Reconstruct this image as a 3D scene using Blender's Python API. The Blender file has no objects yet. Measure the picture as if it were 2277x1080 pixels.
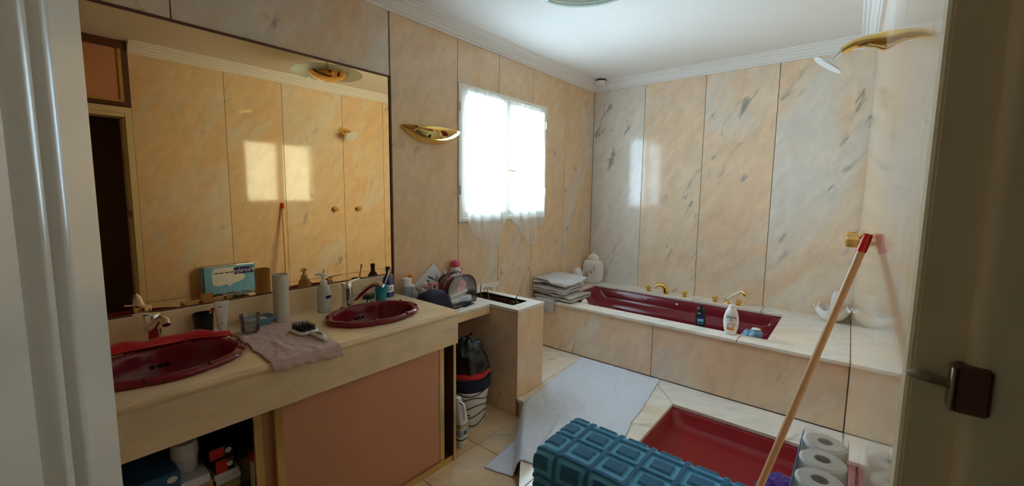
import bpy, bmesh, math, random
from mathutils import Vector, Matrix, noise
rnd = random.Random(7)
SC = bpy.context.scene
COL = SC.collection

# ------------------------------------------------------------------ camera
cd = bpy.data.cameras.new('camera')
cam = bpy.data.objects.new('camera', cd); COL.objects.link(cam)
cd.sensor_width = 36.0; cd.lens = 926.454 / 2277 * 36
cd.shift_x = 3.819 / 2277; cd.shift_y = -10.996 / 2277
cd.clip_start = 0.02
_yaw, _pit, _roll = 0.6935316, 0.1053425, 0.0109242
_f = Vector((-math.sin(_yaw)*math.cos(_pit), math.cos(_yaw)*math.cos(_pit), -math.sin(_pit)))
_r = _f.cross(Vector((0, 0, 1))).normalized(); _u = _r.cross(_f)
_r2 = math.cos(_roll)*_r + math.sin(_roll)*_u; _u2 = -math.sin(_roll)*_r + math.cos(_roll)*_u
_m = Matrix((_r2, _u2, -_f)).transposed().to_4x4(); _m.translation = (0, 0, 1.53)
cam.matrix_world = _m
SC.camera = cam

# ------------------------------------------------------------------ daylight
W = bpy.data.worlds.new('overcast'); SC.world = W; W.use_nodes = True
bg = W.node_tree.nodes['Background']
bg.inputs['Color'].default_value = (.66, .85, 1.0, 1); bg.inputs['Strength'].default_value = 12.5     # even overcast daylight
pl = bpy.data.lights.new('window_daylight_portal', 'AREA'); pl.shape = 'RECTANGLE'; pl.size = 1.02; pl.size_y = 1.10
pl.cycles.is_portal = True
po = bpy.data.objects.new('window_daylight_portal', pl); COL.objects.link(po)
po.location = (-2.64, 2.71, 1.825); po.rotation_euler = (0, -math.pi/2, 0)
vs = SC.view_settings
vs.view_transform = 'Standard'; vs.look = 'None'; vs.gamma = 1.0; vs.use_curve_mapping = False
vs.exposure = 1.74
SC.cycles.max_bounces = 14; SC.cycles.diffuse_bounces = 9; SC.cycles.glossy_bounces = 4
SC.cycles.transparent_max_bounces = 16; SC.cycles.transmission_bounces = 4
SC.cycles.sample_clamp_indirect = 6.0; SC.cycles.blur_glossy = 0.5
SC.cycles.caustics_refractive = False; SC.cycles.use_denoising = True

# ------------------------------------------------------------------ dimensions (metres)
WL = -2.305        # left wall face
YB = 4.19          # back wall face
YN = -0.42         # near wall
CEIL = 2.72
def WR(y): return 0.023 + 0.0105 * (YB - y)      # right wall face, very slightly out of square
TREAD = 0.135; DECK = 0.57; CT = 0.885; SH = 0.755

# ------------------------------------------------------------------ mesh helpers
class MB:
    def __init__(s): s.V = []; s.F = []
    def add(s, vs, fs, mat=None):
        o = len(s.V)
        s.V += [tuple(mat @ Vector(v)) if mat else tuple(v) for v in vs]
        s.F += [tuple(i + o for i in f) for f in fs]
        return s
    def box(s, x0, x1, y0, y1, z0, z1, b=0.0, seg=1, mat=None):
        x0, x1 = min(x0, x1), max(x0, x1); y0, y1 = min(y0, y1), max(y0, y1); z0, z1 = min(z0, z1), max(z0, z1)
        if b <= 0:
            v = [(x, y, z) for x in (x0, x1) for y in (y0, y1) for z in (z0, z1)]
            return s.add(v, [(0,1,3,2),(4,6,7,5),(0,4,5,1),(2,3,7,6),(0,2,6,4),(1,5,7,3)], mat)
        bm = bmesh.new(); bmesh.ops.create_cube(bm, size=1)
        for v in bm.verts:
            v.co = ((x0+x1)/2 + v.co.x*(x1-x0), (y0+y1)/2 + v.co.y*(y1-y0), (z0+z1)/2 + v.co.z*(z1-z0))
        bmesh.ops.bevel(bm, geom=bm.edges[:], offset=min(b, .45*min(x1-x0, y1-y0, z1-z0)), segments=seg, profile=.6, affect='EDGES')
        return s.bm(bm, mat)
    def bm(s, bm, mat=None):
        bm.verts.index_update()
        s.add([v.co.copy() for v in bm.verts], [tuple(v.index for v in f.verts) for f in bm.faces], mat); bm.free(); return s
    def prism(s, poly, a0, a1, axis='z', b=0.0):
        # poly: 2D points; extruded along axis
        n = len(poly); bm = bmesh.new()
        def P(u, v, w): return {'z': (u, v, w), 'x': (w, u, v), 'y': (u, w, v)}[axis]
        lo = [bm.verts.new(P(u, v, a0)) for u, v in poly]; hi = [bm.verts.new(P(u, v, a1)) for u, v in poly]
        bm.faces.new(lo[::-1]); bm.faces.new(hi)
        for i in range(n): bm.faces.new((lo[i], lo[(i+1) % n], hi[(i+1) % n], hi[i]))
        bmesh.ops.recalc_face_normals(bm, faces=bm.faces)
        if b > 0: bmesh.ops.bevel(bm, geom=bm.edges[:], offset=b, segments=1, affect='EDGES')
        return s.bm(bm)
    def rings(s, rings, closed=True, cap0=False, cap1=False, mat=None):
        n = len(rings[0]); v = [p for r in rings for p in r]; f = []
        for i in range(len(rings)-1):
            for j in range(n if closed else n-1):
                k = (j+1) % n
                f.append((i*n+j, i*n+k, (i+1)*n+k, (i+1)*n+j))
        if cap0: f.append(tuple(range(n))[::-1])
        if cap1: f.append(tuple((len(rings)-1)*n + j for j in range(n)))
        return s.add(v, f, mat)
    def lathe(s, prof, c=(0,0,0), n=24, mat=None, sx=1, sy=1, a0=0, a1=None, cap=True):
        full = a1 is None; a1 = 2*math.pi if full else a1
        R = []
        for r, z in prof:
            R.append([(c[0] + sx*r*math.cos(a0+(a1-a0)*j/(n if full else n-1)), c[1] + sy*r*math.sin(a0+(a1-a0)*j/(n if full else n-1)), c[2]+z) for j in range(n)])
        return s.rings(R, full, cap and full and prof[0][0] > 1e-5, cap and full and prof[-1][0] > 1e-5, mat)
    def tube(s, pts, r, n=10, cap=True, flat=1.0):
        P = [Vector(p) for p in pts]; rs = r if isinstance(r, (list, tuple)) else [r]*len(P)
        up = None; R = []
        for i, p in enumerate(P):
            t = (P[min(i+1, len(P)-1)] - P[max(i-1, 0)]).normalized()
            if up is None:
                up = Vector((0,0,1)) if abs(t.z) < .9 else Vector((1,0,0))
            a = t.cross(up).normalized(); up = a.cross(t).normalized()
            R.append([tuple(p + rs[i]*(math.cos(q)*a + flat*math.sin(q)*up)) for q in [2*math.pi*j/n for j in range(n)]])
        return s.rings(R, True, cap, cap)
    def grid(s, fn, nu, nv):
        v = [fn(i/nu, j/nv) for i in range(nu+1) for j in range(nv+1)]
        f = [(i*(nv+1)+j, (i+1)*(nv+1)+j, (i+1)*(nv+1)+j+1, i*(nv+1)+j+1) for i in range(nu) for j in range(nv)]
        return s.add(v, f)
    def build(s, name, mat, parent=None, org=None, smooth=None, rot=None, kind=None):
        """verts are world coordinates; the mesh is stored about org (or about the parent's place)"""
        if parent is not None: o0 = world_loc(parent)
        elif org is None: o0 = Vector((0,0,0))
        else: o0 = Vector(org)
        me = bpy.data.meshes.new(name)
        me.from_pydata([tuple(Vector(v) - o0) for v in s.V], [], s.F)
        bm = bmesh.new(); bm.from_mesh(me); bmesh.ops.recalc_face_normals(bm, faces=bm.faces); bm.to_mesh(me); bm.free()
        me.materials.append(mat)
        if smooth:
            me.polygons.foreach_set('use_smooth', [True]*len(me.polygons)); me.set_sharp_from_angle(angle=math.radians(smooth))
        ob = bpy.data.objects.new(name, me); COL.objects.link(ob)
        if parent is not None: ob.parent = parent
        else: ob.location = o0
        if kind: ob['kind'] = kind
        return ob
def world_loc(o):
    p = Vector(o.location)
    while o.parent: o = o.parent; p = p + Vector(o.location)
    return p
def thing(name, label, cat, loc, group=None):
    o = bpy.data.objects.new(name, None); COL.objects.link(o); o.location = loc; o.empty_display_size = .05
    return tag(o, label, cat, group)
def tag(o, label, cat=None, group=None):
    o['label'] = label
    if cat: o['category'] = cat
    if group: o['group'] = group
    return o
def struct(o, label=None):
    o['kind'] = 'structure'
    if label: o['label'] = label
    return o
def copy_tree(o, loc, label=None, parent=None):
    c = o.copy(); COL.objects.link(c); c.location = loc; c.parent = parent
    if label: c['label'] = label
    for ch in o.children: copy_tree(ch, ch.location, None, c)
    return c
def solidify(o, t, off=0):
    m = o.modifiers.new('thickness', 'SOLIDIFY'); m.thickness = t; m.offset = off; return o
def subsurf(o, n=1):
    m = o.modifiers.new('smooth', 'SUBSURF'); m.levels = n; m.render_levels = n; return o
def rrect(x0, x1, y0, y1, r, n=5):
    out = []
    for cx, cy, a in ((x1-r, y1-r, 0), (x0+r, y1-r, 90), (x0+r, y0+r, 180), (x1-r, y0+r, 270)):
        for k in range(n+1):
            q = math.radians(a + 90*k/n); out.append((cx + r*math.cos(q), cy + r*math.sin(q)))
    return out
def fbm(x, y, z, o=3): return noise.fractal(Vector((x, y, z)), 1.0, 2.0, o)
def text_part(body, size, mat, parent, matrix, name='lettering', ext=.0004, shear=0, ax='CENTER', wx=1.0):
    cu = bpy.data.curves.new(name, 'FONT'); cu.body = body; cu.size = size; cu.extrude = ext; cu.shear = shear
    cu.align_x = ax; cu.align_y = 'CENTER'; cu.resolution_u = 3
    t = bpy.data.objects.new('tmp', cu); COL.objects.link(t)
    dg = bpy.context.evaluated_depsgraph_get(); dg.update()
    me = bpy.data.meshes.new_from_object(t.evaluated_get(dg)); bpy.data.objects.remove(t)
    o0 = world_loc(parent)
    for v in me.vertices: v.co = matrix @ Vector((v.co.x*wx, v.co.y, v.co.z)) - o0
    me.materials.clear(); me.materials.append(mat)
    ob = bpy.data.objects.new(name, me); COL.objects.link(ob); ob.parent = parent
    return ob
def frame(o, right, up):
    r = Vector(right).normalized(); u = Vector(up); u = (u - u.dot(r)*r).normalized(); n = r.cross(u)
    m = Matrix((r, u, n)).transposed().to_4x4(); m.translation = o; return m

# ------------------------------------------------------------------ materials
def srgb(r, g, b):
    f = lambda c: (c/255/12.92 if c/255 <= .04045 else ((c/255+.055)/1.055)**2.4)
    return (f(r), f(g), f(b), 1)
def newmat(name):
    m = bpy.data.materials.new(name); m.use_nodes = True
    nt = m.node_tree; return m, nt, nt.nodes['Principled BSDF']
def N(nt, t, **kw):
    n = nt.nodes.new(t)
    for k, v in kw.items():
        if k.startswith('i_'):
            n.inputs[k[2:].replace('_', ' ')].default_value = v
        else: setattr(n, k, v)
    return n
def plain(name, col, rough=.5, metal=0, var=.06, scale=12, bump=0, bscale=120, spec=.5, coat=0, sheen=0, trans=0, ior=1.5, alpha=1):
    m, nt, p = newmat(name); L = nt.links.new
    tc = N(nt, 'ShaderNodeTexCoord')
    nz = N(nt, 'ShaderNodeTexNoise', i_Scale=scale, i_Detail=3.0); L(tc.outputs['Object'], nz.inputs['Vector'])
    mx = N(nt, 'ShaderNodeMix', data_type='RGBA')
    c = col; lo = tuple(max(0, v*(1-var)) for v in c[:3])+(1,); hi = tuple(min(1, v*(1+var)) for v in c[:3])+(1,)
    mx.inputs[6].default_value = lo; mx.inputs[7].default_value = hi
    L(nz.outputs['Fac'], mx.inputs[0]); L(mx.outputs[2], p.inputs['Base Color'])
    p.inputs['Roughness'].default_value = rough; p.inputs['Metallic'].default_value = metal
    p.inputs['Specular IOR Level'].default_value = spec; p.inputs['Coat Weight'].default_value = coat
    p.inputs['Coat Roughness'].default_value = .05
    p.inputs['Sheen Weight'].default_value = sheen; p.inputs['Transmission Weight'].default_value = trans
    p.inputs['IOR'].default_value = ior; p.inputs['Alpha'].default_value = alpha
    if bump:
        bn = N(nt, 'ShaderNodeTexNoise', i_Scale=bscale, i_Detail=2.0); L(tc.outputs['Object'], bn.inputs['Vector'])
        b = N(nt, 'ShaderNodeBump', i_Strength=bump, i_Distance=.004); L(bn.outputs['Fac'], b.inputs['Height']); L(b.outputs['Normal'], p.inputs['Normal'])
    return m
def marble(name, peach, cream, grey, greyness=.35, vein=.8, rough=.1, grain=(.42, .45, .8), stretch=.33, vs_=1.0):
    """polished slab: drifting peach / cream / grey clouds and sparse diagonal grey-brown veins, shifted slab by slab"""
    m, nt, p = newmat(name); L = nt.links.new
    geo = N(nt, 'ShaderNodeNewGeometry'); oi = N(nt, 'ShaderNodeObjectInfo')
    sc = N(nt, 'ShaderNodeVectorMath', operation='SCALE'); sc.inputs[0].default_value = (31, 47, 23)
    L(oi.outputs['Random'], sc.inputs['Scale'])
    ad = N(nt, 'ShaderNodeVectorMath', operation='ADD'); L(geo.outputs['Position'], ad.inputs[0]); L(sc.outputs[0], ad.inputs[1])
    # streak axes: d runs along the grain, e1 / e2 across it
    dd = Vector(grain).normalized(); e1 = dd.cross(Vector((.3, .5, -.8))).normalized(); e2 = dd.cross(e1)
    mp = N(nt, 'ShaderNodeCombineXYZ')
    for k_, (ax_, f_) in enumerate(((e1, 1.0), (e2, 1.0), (dd, stretch))):
        dp = N(nt, 'ShaderNodeVectorMath', operation='DOT_PRODUCT'); L(ad.outputs[0], dp.inputs[0]); dp.inputs[1].default_value = tuple(ax_*f_); L(dp.outputs['Value'], mp.inputs[k_])
    def nz(s, d, dist=0, r=.55):
        n = N(nt, 'ShaderNodeTexNoise', i_Scale=s, i_Detail=d, i_Distortion=dist, i_Roughness=r); L(mp.outputs[0], n.inputs['Vector']); return n
    def ramp(src, *st):
        r = N(nt, 'ShaderNodeValToRGB'); e = r.color_ramp.elements
        while len(e) < len(st): e.new(.5)
        for k, (pos, v) in zip(e, st): k.position = pos; k.color = (v, v, v, 1)
        L(src, r.inputs[0]); return r.outputs[0]
    def mix(f, a, b):
        x = N(nt, 'ShaderNodeMix', data_type='RGBA')
        L(f, x.inputs[0])
        for i, c in ((6, a), (7, b)):
            if isinstance(c, tuple): x.inputs[i].default_value = c
            else: L(c, x.inputs[i])
        return x.outputs[2]
    n1 = nz(2.2, 4, .6, .6); base = mix(ramp(n1.outputs['Fac'], (.40, 0), (.60, 1)), peach, cream)
    n2 = nz(1.5, 4.5, 1.0, .62)
    # slab to slab drift of how grey the stone is
    rd = N(nt, 'ShaderNodeMath', operation='MULTIPLY_ADD'); sp_ = N(nt, 'ShaderNodeSeparateColor'); L(oi.outputs['Color'], sp_.inputs[0]); L(sp_.outputs[0], rd.inputs[0]); rd.inputs[1].default_value = 1.0; rd.inputs[2].default_value = greyness - 1.20
    a2 = N(nt, 'ShaderNodeMath', operation='ADD'); L(n2.outputs['Fac'], a2.inputs[0]); L(rd.outputs[0], a2.inputs[1])
    base = mix(ramp(a2.outputs[0], (.50, 0), (.66, .85)), base, grey)
    mv = N(nt, 'ShaderNodeMapping'); mv.inputs['Scale'].default_value = (1, 1, .42); L(mp.outputs[0], mv.inputs['Vector'])
    n3 = nz(11*vs_, 3, .6, .55); L(mv.outputs[0], n3.inputs['Vector']); n4 = nz(2.2*vs_, 1, 0)
    v1 = ramp(n3.outputs['Fac'], (.61, 0), (.70, 1))
    v2 = ramp(n4.outputs['Fac'], (.465, 0), (.61, vein))
    vm = N(nt, 'ShaderNodeMath', operation='MULTIPLY'); L(v1, vm.inputs[0]); L(v2, vm.inputs[1])
    base = mix(vm.outputs[0], base, (.33, .30, .27, 1))
    n5 = nz(14, 2.5, 0, .7); fine = ramp(n5.outputs['Fac'], (.3, .9), (.7, 1.06))
    mu = N(nt, 'ShaderNodeVectorMath', operation='MULTIPLY'); L(base, mu.inputs[0]); L(fine, mu.inputs[1])
    L(mu.outputs[0], p.inputs['Base Color'])
    p.inputs['Roughness'].default_value = rough; p.inputs['Specular IOR Level'].default_value = .5
    return m
PEACH = (.78, .54, .33, 1); CREAM = (.80, .60, .39, 1); GREY = (.72, .66, .57, 1)
MAT = {}
MAT['wall'] = marble('wall_marble', PEACH, CREAM, GREY, greyness=.17, rough=.07)
MAT['wall_b'] = marble('wall_marble_veined', (.825, .605, .41, 1), (.84, .665, .48, 1), (.76, .73, .67, 1), greyness=.23, vein=.95, grain=(.45, .3, .85))
MAT['slab'] = marble('slab_marble', (.82, .67, .50, 1), (.87, .78, .65, 1), (.82, .80, .75, 1), greyness=.34, vein=.6, rough=.09, grain=(.8, .55, .3))
MAT['tile'] = marble('floor_marble', (.76, .53, .31, 1), (.80, .61, .40, 1), (.70, .61, .49, 1), greyness=.2, vein=.7, rough=.14, grain=(.75, .6, .1))
MAT['counter'] = marble('counter_marble', (.86, .635, .37, 1), (.88, .72, .48, 1), (.80, .73, .59, 1), greyness=.12, vein=.35, rough=.12, grain=(.3, .9, .15))
MAT['joint'] = plain('joint_mortar', srgb(70, 58, 44), .9)
MAT['plaster'] = plain('ceiling_paint', srgb(236, 234, 230), .75, var=.02)
MAT['white_wood'] = plain('white_gloss_paint', srgb(236, 232, 222), .28, var=.02, scale=4)
MAT['cream_wood'] = plain('cream_gloss_paint', srgb(218, 200, 160), .38, var=.05, scale=5)
MAT['cream_pl'] = plain('cream_plastic', srgb(236, 226, 196), .3, var=.02)
MAT['door_paint'] = plain('door_gloss_paint', srgb(234, 232, 222), .22, var=.04, scale=2.5, bump=.02, bscale=14)
MAT['brown_wood'] = plain('brown_wood', srgb(92, 52, 30), .5, var=.2, scale=30)
MAT['hall'] = plain('hallway_paint', srgb(150, 118, 80), .8)
MAT['brass'] = plain('polished_brass', (.86, .60, .20, 1), .10, 1, var=.03)
MAT['gold_trim'] = plain('satin_gold_trim', (.72, .52, .22, 1), .33, 1, var=.05)
MAT['amber'] = plain('amber_glass', (.80, .45, .10, 1), .05, .35, var=.1, scale=60, spec=.8, coat=.6)
MAT['chrome'] = plain('chrome', (.74, .74, .76, 1), .08, 1, var=.02)
MAT['dull_metal'] = plain('dull_nickel', srgb(150, 140, 120), .4, .6)
MAT['salmon'] = plain('salmon_laminate', srgb(206, 146, 112), .42, var=.05, scale=3)
MAT['cab_in'] = plain('cabinet_inside', srgb(92, 54, 38), .7)
MAT['burgundy'] = plain('burgundy_enamel', (.19, .010, .020, 1), .16, spec=.38, coat=.08, var=.08, scale=3)
MAT['red_tray'] = plain('red_enamel_tray', (.26, .010, .016, 1), .22, spec=.35, coat=.08, var=.1, scale=4)
MAT['white_cer'] = plain('white_ceramic', srgb(235, 232, 228), .12, var=.02)
MAT['white_pl'] = plain('white_plastic', srgb(232, 230, 226), .35, var=.02)
MAT['frost'] = plain('frosted_plastic', srgb(214, 212, 200), .4, trans=.25, var=.03)
MAT['black_pl'] = plain('black_plastic', srgb(20, 20, 22), .35)
MAT['black_bag'] = plain('black_bin_bag', srgb(12, 12, 13), .32, bump=.6, bscale=25, spec=.6)
MAT['wood'] = plain('varnished_pine', srgb(224, 174, 124), .4, var=.12, scale=18)
MAT['red'] = plain('red_plastic', srgb(206, 18, 22), .3)
MAT['red_cloth'] = plain('red_cloth', srgb(196, 16, 20), .9, bump=.5, bscale=300, sheen=.3)
MAT['pink_cloth'] = plain('pink_terry', srgb(206, 176, 166), .95, bump=.7, bscale=380, sheen=.3, var=.12, scale=25)
MAT['grey_cloth'] = plain('pale_grey_cotton', srgb(214, 222, 236), .92, bump=.35, bscale=500, sheen=.2, var=.05, scale=9)
MAT['grey_towel'] = plain('grey_terry', srgb(196, 194, 194), .95, bump=.8, bscale=420, sheen=.4, var=.07)
MAT['teal_pl'] = plain('teal_plastic', srgb(20, 138, 160), .35)
MAT['cobalt'] = plain('cobalt_glass', srgb(14, 24, 120), .06, spec=.7, coat=.5)
MAT['navy'] = plain('navy_fabric', srgb(28, 32, 58), .8, bump=.3, bscale=400)
MAT['blue_pl'] = plain('blue_plastic', srgb(110, 150, 182), .35)
MAT['blue_box'] = plain('blue_card', srgb(44, 96, 140), .5)
MAT['deep_blue'] = plain('deep_blue_print', srgb(14, 28, 110), .4)
MAT['sky_print'] = plain('sky_blue_print', srgb(120, 182, 232), .35, var=.3, scale=9)
MAT['label'] = plain('paper_label', srgb(225, 228, 232), .5)
MAT['ink'] = plain('dark_ink', srgb(36, 38, 48), .6)
MAT['pink'] = plain('pink_plastic', srgb(226, 84, 120), .35)
MAT['rose'] = plain('rose_plastic', srgb(214, 150, 146), .4)
MAT['orange'] = plain('orange_plastic', srgb(236, 138, 30), .35)
MAT['burg_vinyl'] = plain('burgundy_vinyl', srgb(104, 44, 44), .25, var=.25, scale=30, coat=.4)
MAT['soil'] = plain('dark_soil', srgb(58, 44, 32), .95, bump=1, bscale=60, var=.3, scale=60)
MAT['stem'] = plain('plant_green', srgb(96, 120, 52), .6, var=.2, scale=60)
MAT['purple'] = plain('purple_cloth', srgb(66, 26, 130), .9, sheen=.3, bump=.4, bscale=200)
MAT['paper'] = plain('tissue_paper', srgb(240, 240, 240), .9, bump=.3, bscale=200, var=.02)
MAT['card'] = plain('cardboard', srgb(170, 168, 160), .8)
MAT['greycard'] = plain('pale_cardboard_tube', srgb(202, 196, 186), .85, var=.04)
MAT['floral'] = plain('floral_print', srgb(176, 120, 140), .3, var=.3, scale=80)
def clear(name, tint=(.95, .97, 1, 1), gloss=.14, rough=.06, fres=.7):
    m, nt, p = newmat(name); nt.nodes.remove(p); L = nt.links.new
    t = N(nt, 'ShaderNodeBsdfTransparent'); t.inputs[0].default_value = tint
    g = N(nt, 'ShaderNodeBsdfGlossy'); g.inputs['Roughness'].default_value = rough
    lw = N(nt, 'ShaderNodeLayerWeight'); lw.inputs['Blend'].default_value = .35
    ma = N(nt, 'ShaderNodeMath', operation='MULTIPLY_ADD', use_clamp=True); L(lw.outputs['Fresnel'], ma.inputs[0]); ma.inputs[1].default_value = fres; ma.inputs[2].default_value = gloss
    mx = N(nt, 'ShaderNodeMixShader'); L(ma.outputs[0], mx.inputs[0]); L(t.outputs[0], mx.inputs[1]); L(g.outputs[0], mx.inputs[2])
    L(mx.outputs[0], nt.nodes['Material Output'].inputs['Surface']); return m
MAT['pane'] = clear('window_glass', (.97, 1, 1, 1), .03, .02)
MAT['wrap'] = clear('plastic_wrap', (1, 1, 1, 1), .04, .12)
MAT['tumbler'] = clear('clear_glass', (.93, .95, .95, 1), .10, .02)
MAT['lamp_glass'] = clear('green_edged_glass', (.84, .95, .93, 1), .06, .03)
MAT['vinyl'] = clear('clear_vinyl', (.96, .95, .95, 1), .03, .15, .25)
def sheer():
    m, nt, p = newmat('sheer_voile'); nt.nodes.remove(p); L = nt.links.new
    t = N(nt, 'ShaderNodeBsdfTransparent'); d = N(nt, 'ShaderNodeBsdfDiffuse'); r = N(nt, 'ShaderNodeBsdfTranslucent')
    d.inputs[0].default_value = (.95, .96, .98, 1); r.inputs[0].default_value = (.93, .95, .98, 1)
    tc = N(nt, 'ShaderNodeTexCoord'); nz = N(nt, 'ShaderNodeTexNoise', i_Scale=260.0); L(tc.outputs['Object'], nz.inputs['Vector'])
    a = N(nt, 'ShaderNodeMixShader'); a.inputs[0].default_value = .42; L(r.outputs[0], a.inputs[1]); L(d.outputs[0], a.inputs[2])
    ma = N(nt, 'ShaderNodeMath', operation='MULTIPLY_ADD'); L(nz.outputs['Fac'], ma.inputs[0]); ma.inputs[1].default_value = .2; ma.inputs[2].default_value = .40
    b = N(nt, 'ShaderNodeMixShader'); L(ma.outputs[0], b.inputs[0]); L(t.outputs[0], b.inputs[1]); L(a.outputs[0], b.inputs[2])
    L(b.outputs[0], nt.nodes['Material Output'].inputs['Surface']); return m
MAT['sheer'] = sheer()
def mirror_mat():
    m, nt, p = newmat('bronze_tinted_mirror'); L = nt.links.new
    tc = N(nt, 'ShaderNodeTexCoord'); nz = N(nt, 'ShaderNodeTexNoise', i_Scale=1.5); L(tc.outputs['Object'], nz.inputs['Vector'])
    mx = N(nt, 'ShaderNodeMix', data_type='RGBA'); mx.inputs[6].default_value = (.78, .52, .255, 1); mx.inputs[7].default_value = (.80, .54, .275, 1)
    L(nz.outputs['Fac'], mx.inputs[0]); L(mx.outputs[2], p.inputs['Base Color'])
    p.inputs['Metallic'].default_value = 1; p.inputs['Roughness'].default_value = .012; return m
MAT['mirror'] = mirror_mat()
def mat_teal():
    m, nt, p = newmat('teal_bath_pile'); L = nt.links.new
    at = N(nt, 'ShaderNodeAttribute', attribute_name='pile')
    tc = N(nt, 'ShaderNodeTexCoord'); nz = N(nt, 'ShaderNodeTexNoise', i_Scale=420.0, i_Detail=2.0); L(tc.outputs['Object'], nz.inputs['Vector'])
    r = N(nt, 'ShaderNodeMath', operation='MULTIPLY_ADD'); L(nz.outputs['Fac'], r.inputs[0]); r.inputs[1].default_value = .9; r.inputs[2].default_value = -.42
    a = N(nt, 'ShaderNodeMath', operation='ADD', use_clamp=True); L(at.outputs['Fac'], a.inputs[0]); L(r.outputs[0], a.inputs[1])
    mx = N(nt, 'ShaderNodeMix', data_type='RGBA'); mx.inputs[6].default_value = srgb(98, 184, 220); mx.inputs[7].default_value = srgb(30, 106, 148)
    L(a.outputs[0], mx.inputs[0]); L(mx.outputs[2], p.inputs['Base Color'])
    p.inputs['Roughness'].default_value = .95; p.inputs['Sheen Weight'].default_value = .3
    b = N(nt, 'ShaderNodeBump', i_Strength=.8, i_Distance=.003); L(nz.outputs['Fac'], b.inputs['Height']); L(b.outputs['Normal'], p.inputs['Normal']); return m
MAT['teal_pile'] = mat_teal()
G = .0022   # half joint

# ================================================================== ROOM SHELL
def panel(parent, mb, mat, name='marble_panel', tone=None):
    o = mb.build(name, mat, parent); v = 1.0 + (rnd.uniform(-.05, .05) if tone is None else tone); o.color = (v, v, v, 1); return o
# floor: concrete bed + marble tiles
floor = struct(MB().box(WL-.3, 1.5, YN-.2, YB+.2, -.12, -.018).build('floor', MAT['joint']))
xs = [-1.69 + .42*k for k in range(-2, 5)]; ys = [1.735 + .42*k for k in range(-6, 8)]
for i in range(len(xs)-1):
    for j in range(len(ys)-1):
        x0, x1, y0, y1 = max(xs[i], WL), min(xs[i+1], .1), max(ys[j], YN), min(ys[j+1], YB)
        if x1-x0 < .02 or y1-y0 < .02 or y0 > 2.95: continue
        panel(floor, MB().box(x0+G, x1-G, y0+G, y1-G, -.02, 0, .0012), MAT['tile'], 'floor_tile')
# left wall: masonry with the window hole, then marble slabs
WY0, WY1, WZ0, WZ1 = 2.155, 3.272, 1.312, 2.335
lw = MB(); XB = WL-.018
lw.box(WL-.30, XB, YN-.2, WY0, -.12, CEIL); lw.box(WL-.30, XB, WY1, YB+.2, -.12, CEIL)
lw.box(WL-.30, XB, WY0, WY1, -.12, WZ0); lw.box(WL-.30, XB, WY0, WY1, WZ1, CEIL)
wall_left = struct(lw.build('wall_left', MAT['joint']))
def lslab(y0, y1, z0, z1, m='wall', tone=None): panel(wall_left, MB().box(WL-.02, WL, y0+G, y1-G, z0+G, z1-G, .0012), MAT[m], tone=tone)
lslab(YN, .50, 2.252, 2.70, tone=.10); lslab(.50, 1.577, 2.252, 2.70, tone=.14)
lslab(YN, .50, 0, 1.0); lslab(.50, 1.577, 0, 1.0)
lslab(1.583, WY0, 0, 2.70)
lslab(WY0, 2.612, WZ1, 2.70); lslab(2.612, 3.068, WZ1, 2.70); lslab(WY0, 2.612, 0, WZ0); lslab(2.612, 3.068, 0, WZ0)
panel(wall_left, MB().prism([(3.068+G, 0), (3.612-G, 0), (3.612-G, 2.70), (3.068+G, 2.70), (3.068+G, WZ1+G), (WY1+G, WZ1+G), (WY1+G, WZ0-G), (3.068+G, WZ0-G)], WL-.02, WL, 'x'), MAT['wall'])
lslab(3.612, YB, 0, 2.70)
# back wall
wall_back = struct(MB().box(WL-.3, .5, YB+.018, YB+.3, -.12, CEIL).build('wall_back', MAT['joint']))
bx = [WL, -1.732, -1.157, -.582, .03]
for a, b, tn_ in zip(bx[:-1], bx[1:], (.22, -.05, 0, .04)): panel(wall_back, MB().box(a+G, b-G, YB, YB+.02, .5, 2.70, .0012), MAT['wall_b'], tone=tn_)
# right wall (its own plane), doorway between y = -.20 and .66
DY0, DY1, DZ = -.20, .66, 2.12
def rprism(y0, y1, z0, z1, t0, t1):
    return MB().prism([(WR(y0)+t0, y0), (WR(y0)+t1, y0), (WR(y1)+t1, y1), (WR(y1)+t0, y1)], z0, z1, 'z')
rw = MB()
for y0, y1, z0, z1 in ((DY1+.028, YB+.02, -.12, CEIL), (YN-.2, DY0-.028, -.12, CEIL), (DY0-.028, DY1+.028, DZ+.028, CEIL)):
    q = rprism(y0, y1, z0, z1, .018, .16); rw.add(q.V, q.F)
wall_right = struct(rw.build('wall_right', MAT['joint']))
ry = [.705, 1.37, 1.88, 2.53, 3.06, 3.62, YB]
for a, b in zip(ry[:-1], ry[1:]):
    panel(wall_right, rprism(a+G, b-G, .56+G, 2.70, 0, .02), MAT['wall']); panel(wall_right, rprism(a+G, b-G, 0, .56-G, 0, .02), MAT['wall'])
wall_near = struct(MB().box(WL-.3, .3, YN-.2, YN, -.12, CEIL).build('wall_near', MAT['hall']))
for a, b in ((WL, -1.5), (-1.5, -.75), (-.75, .04)): panel(wall_near, MB().box(a+G, b-G, YN, YN+.02, 0, 2.70, .0012), MAT['wall'])
ceiling = struct(MB().box(WL-.3, 1.5, YN-.2, YB+.3, CEIL, CEIL+.1).build('ceiling', MAT['plaster']))
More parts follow.
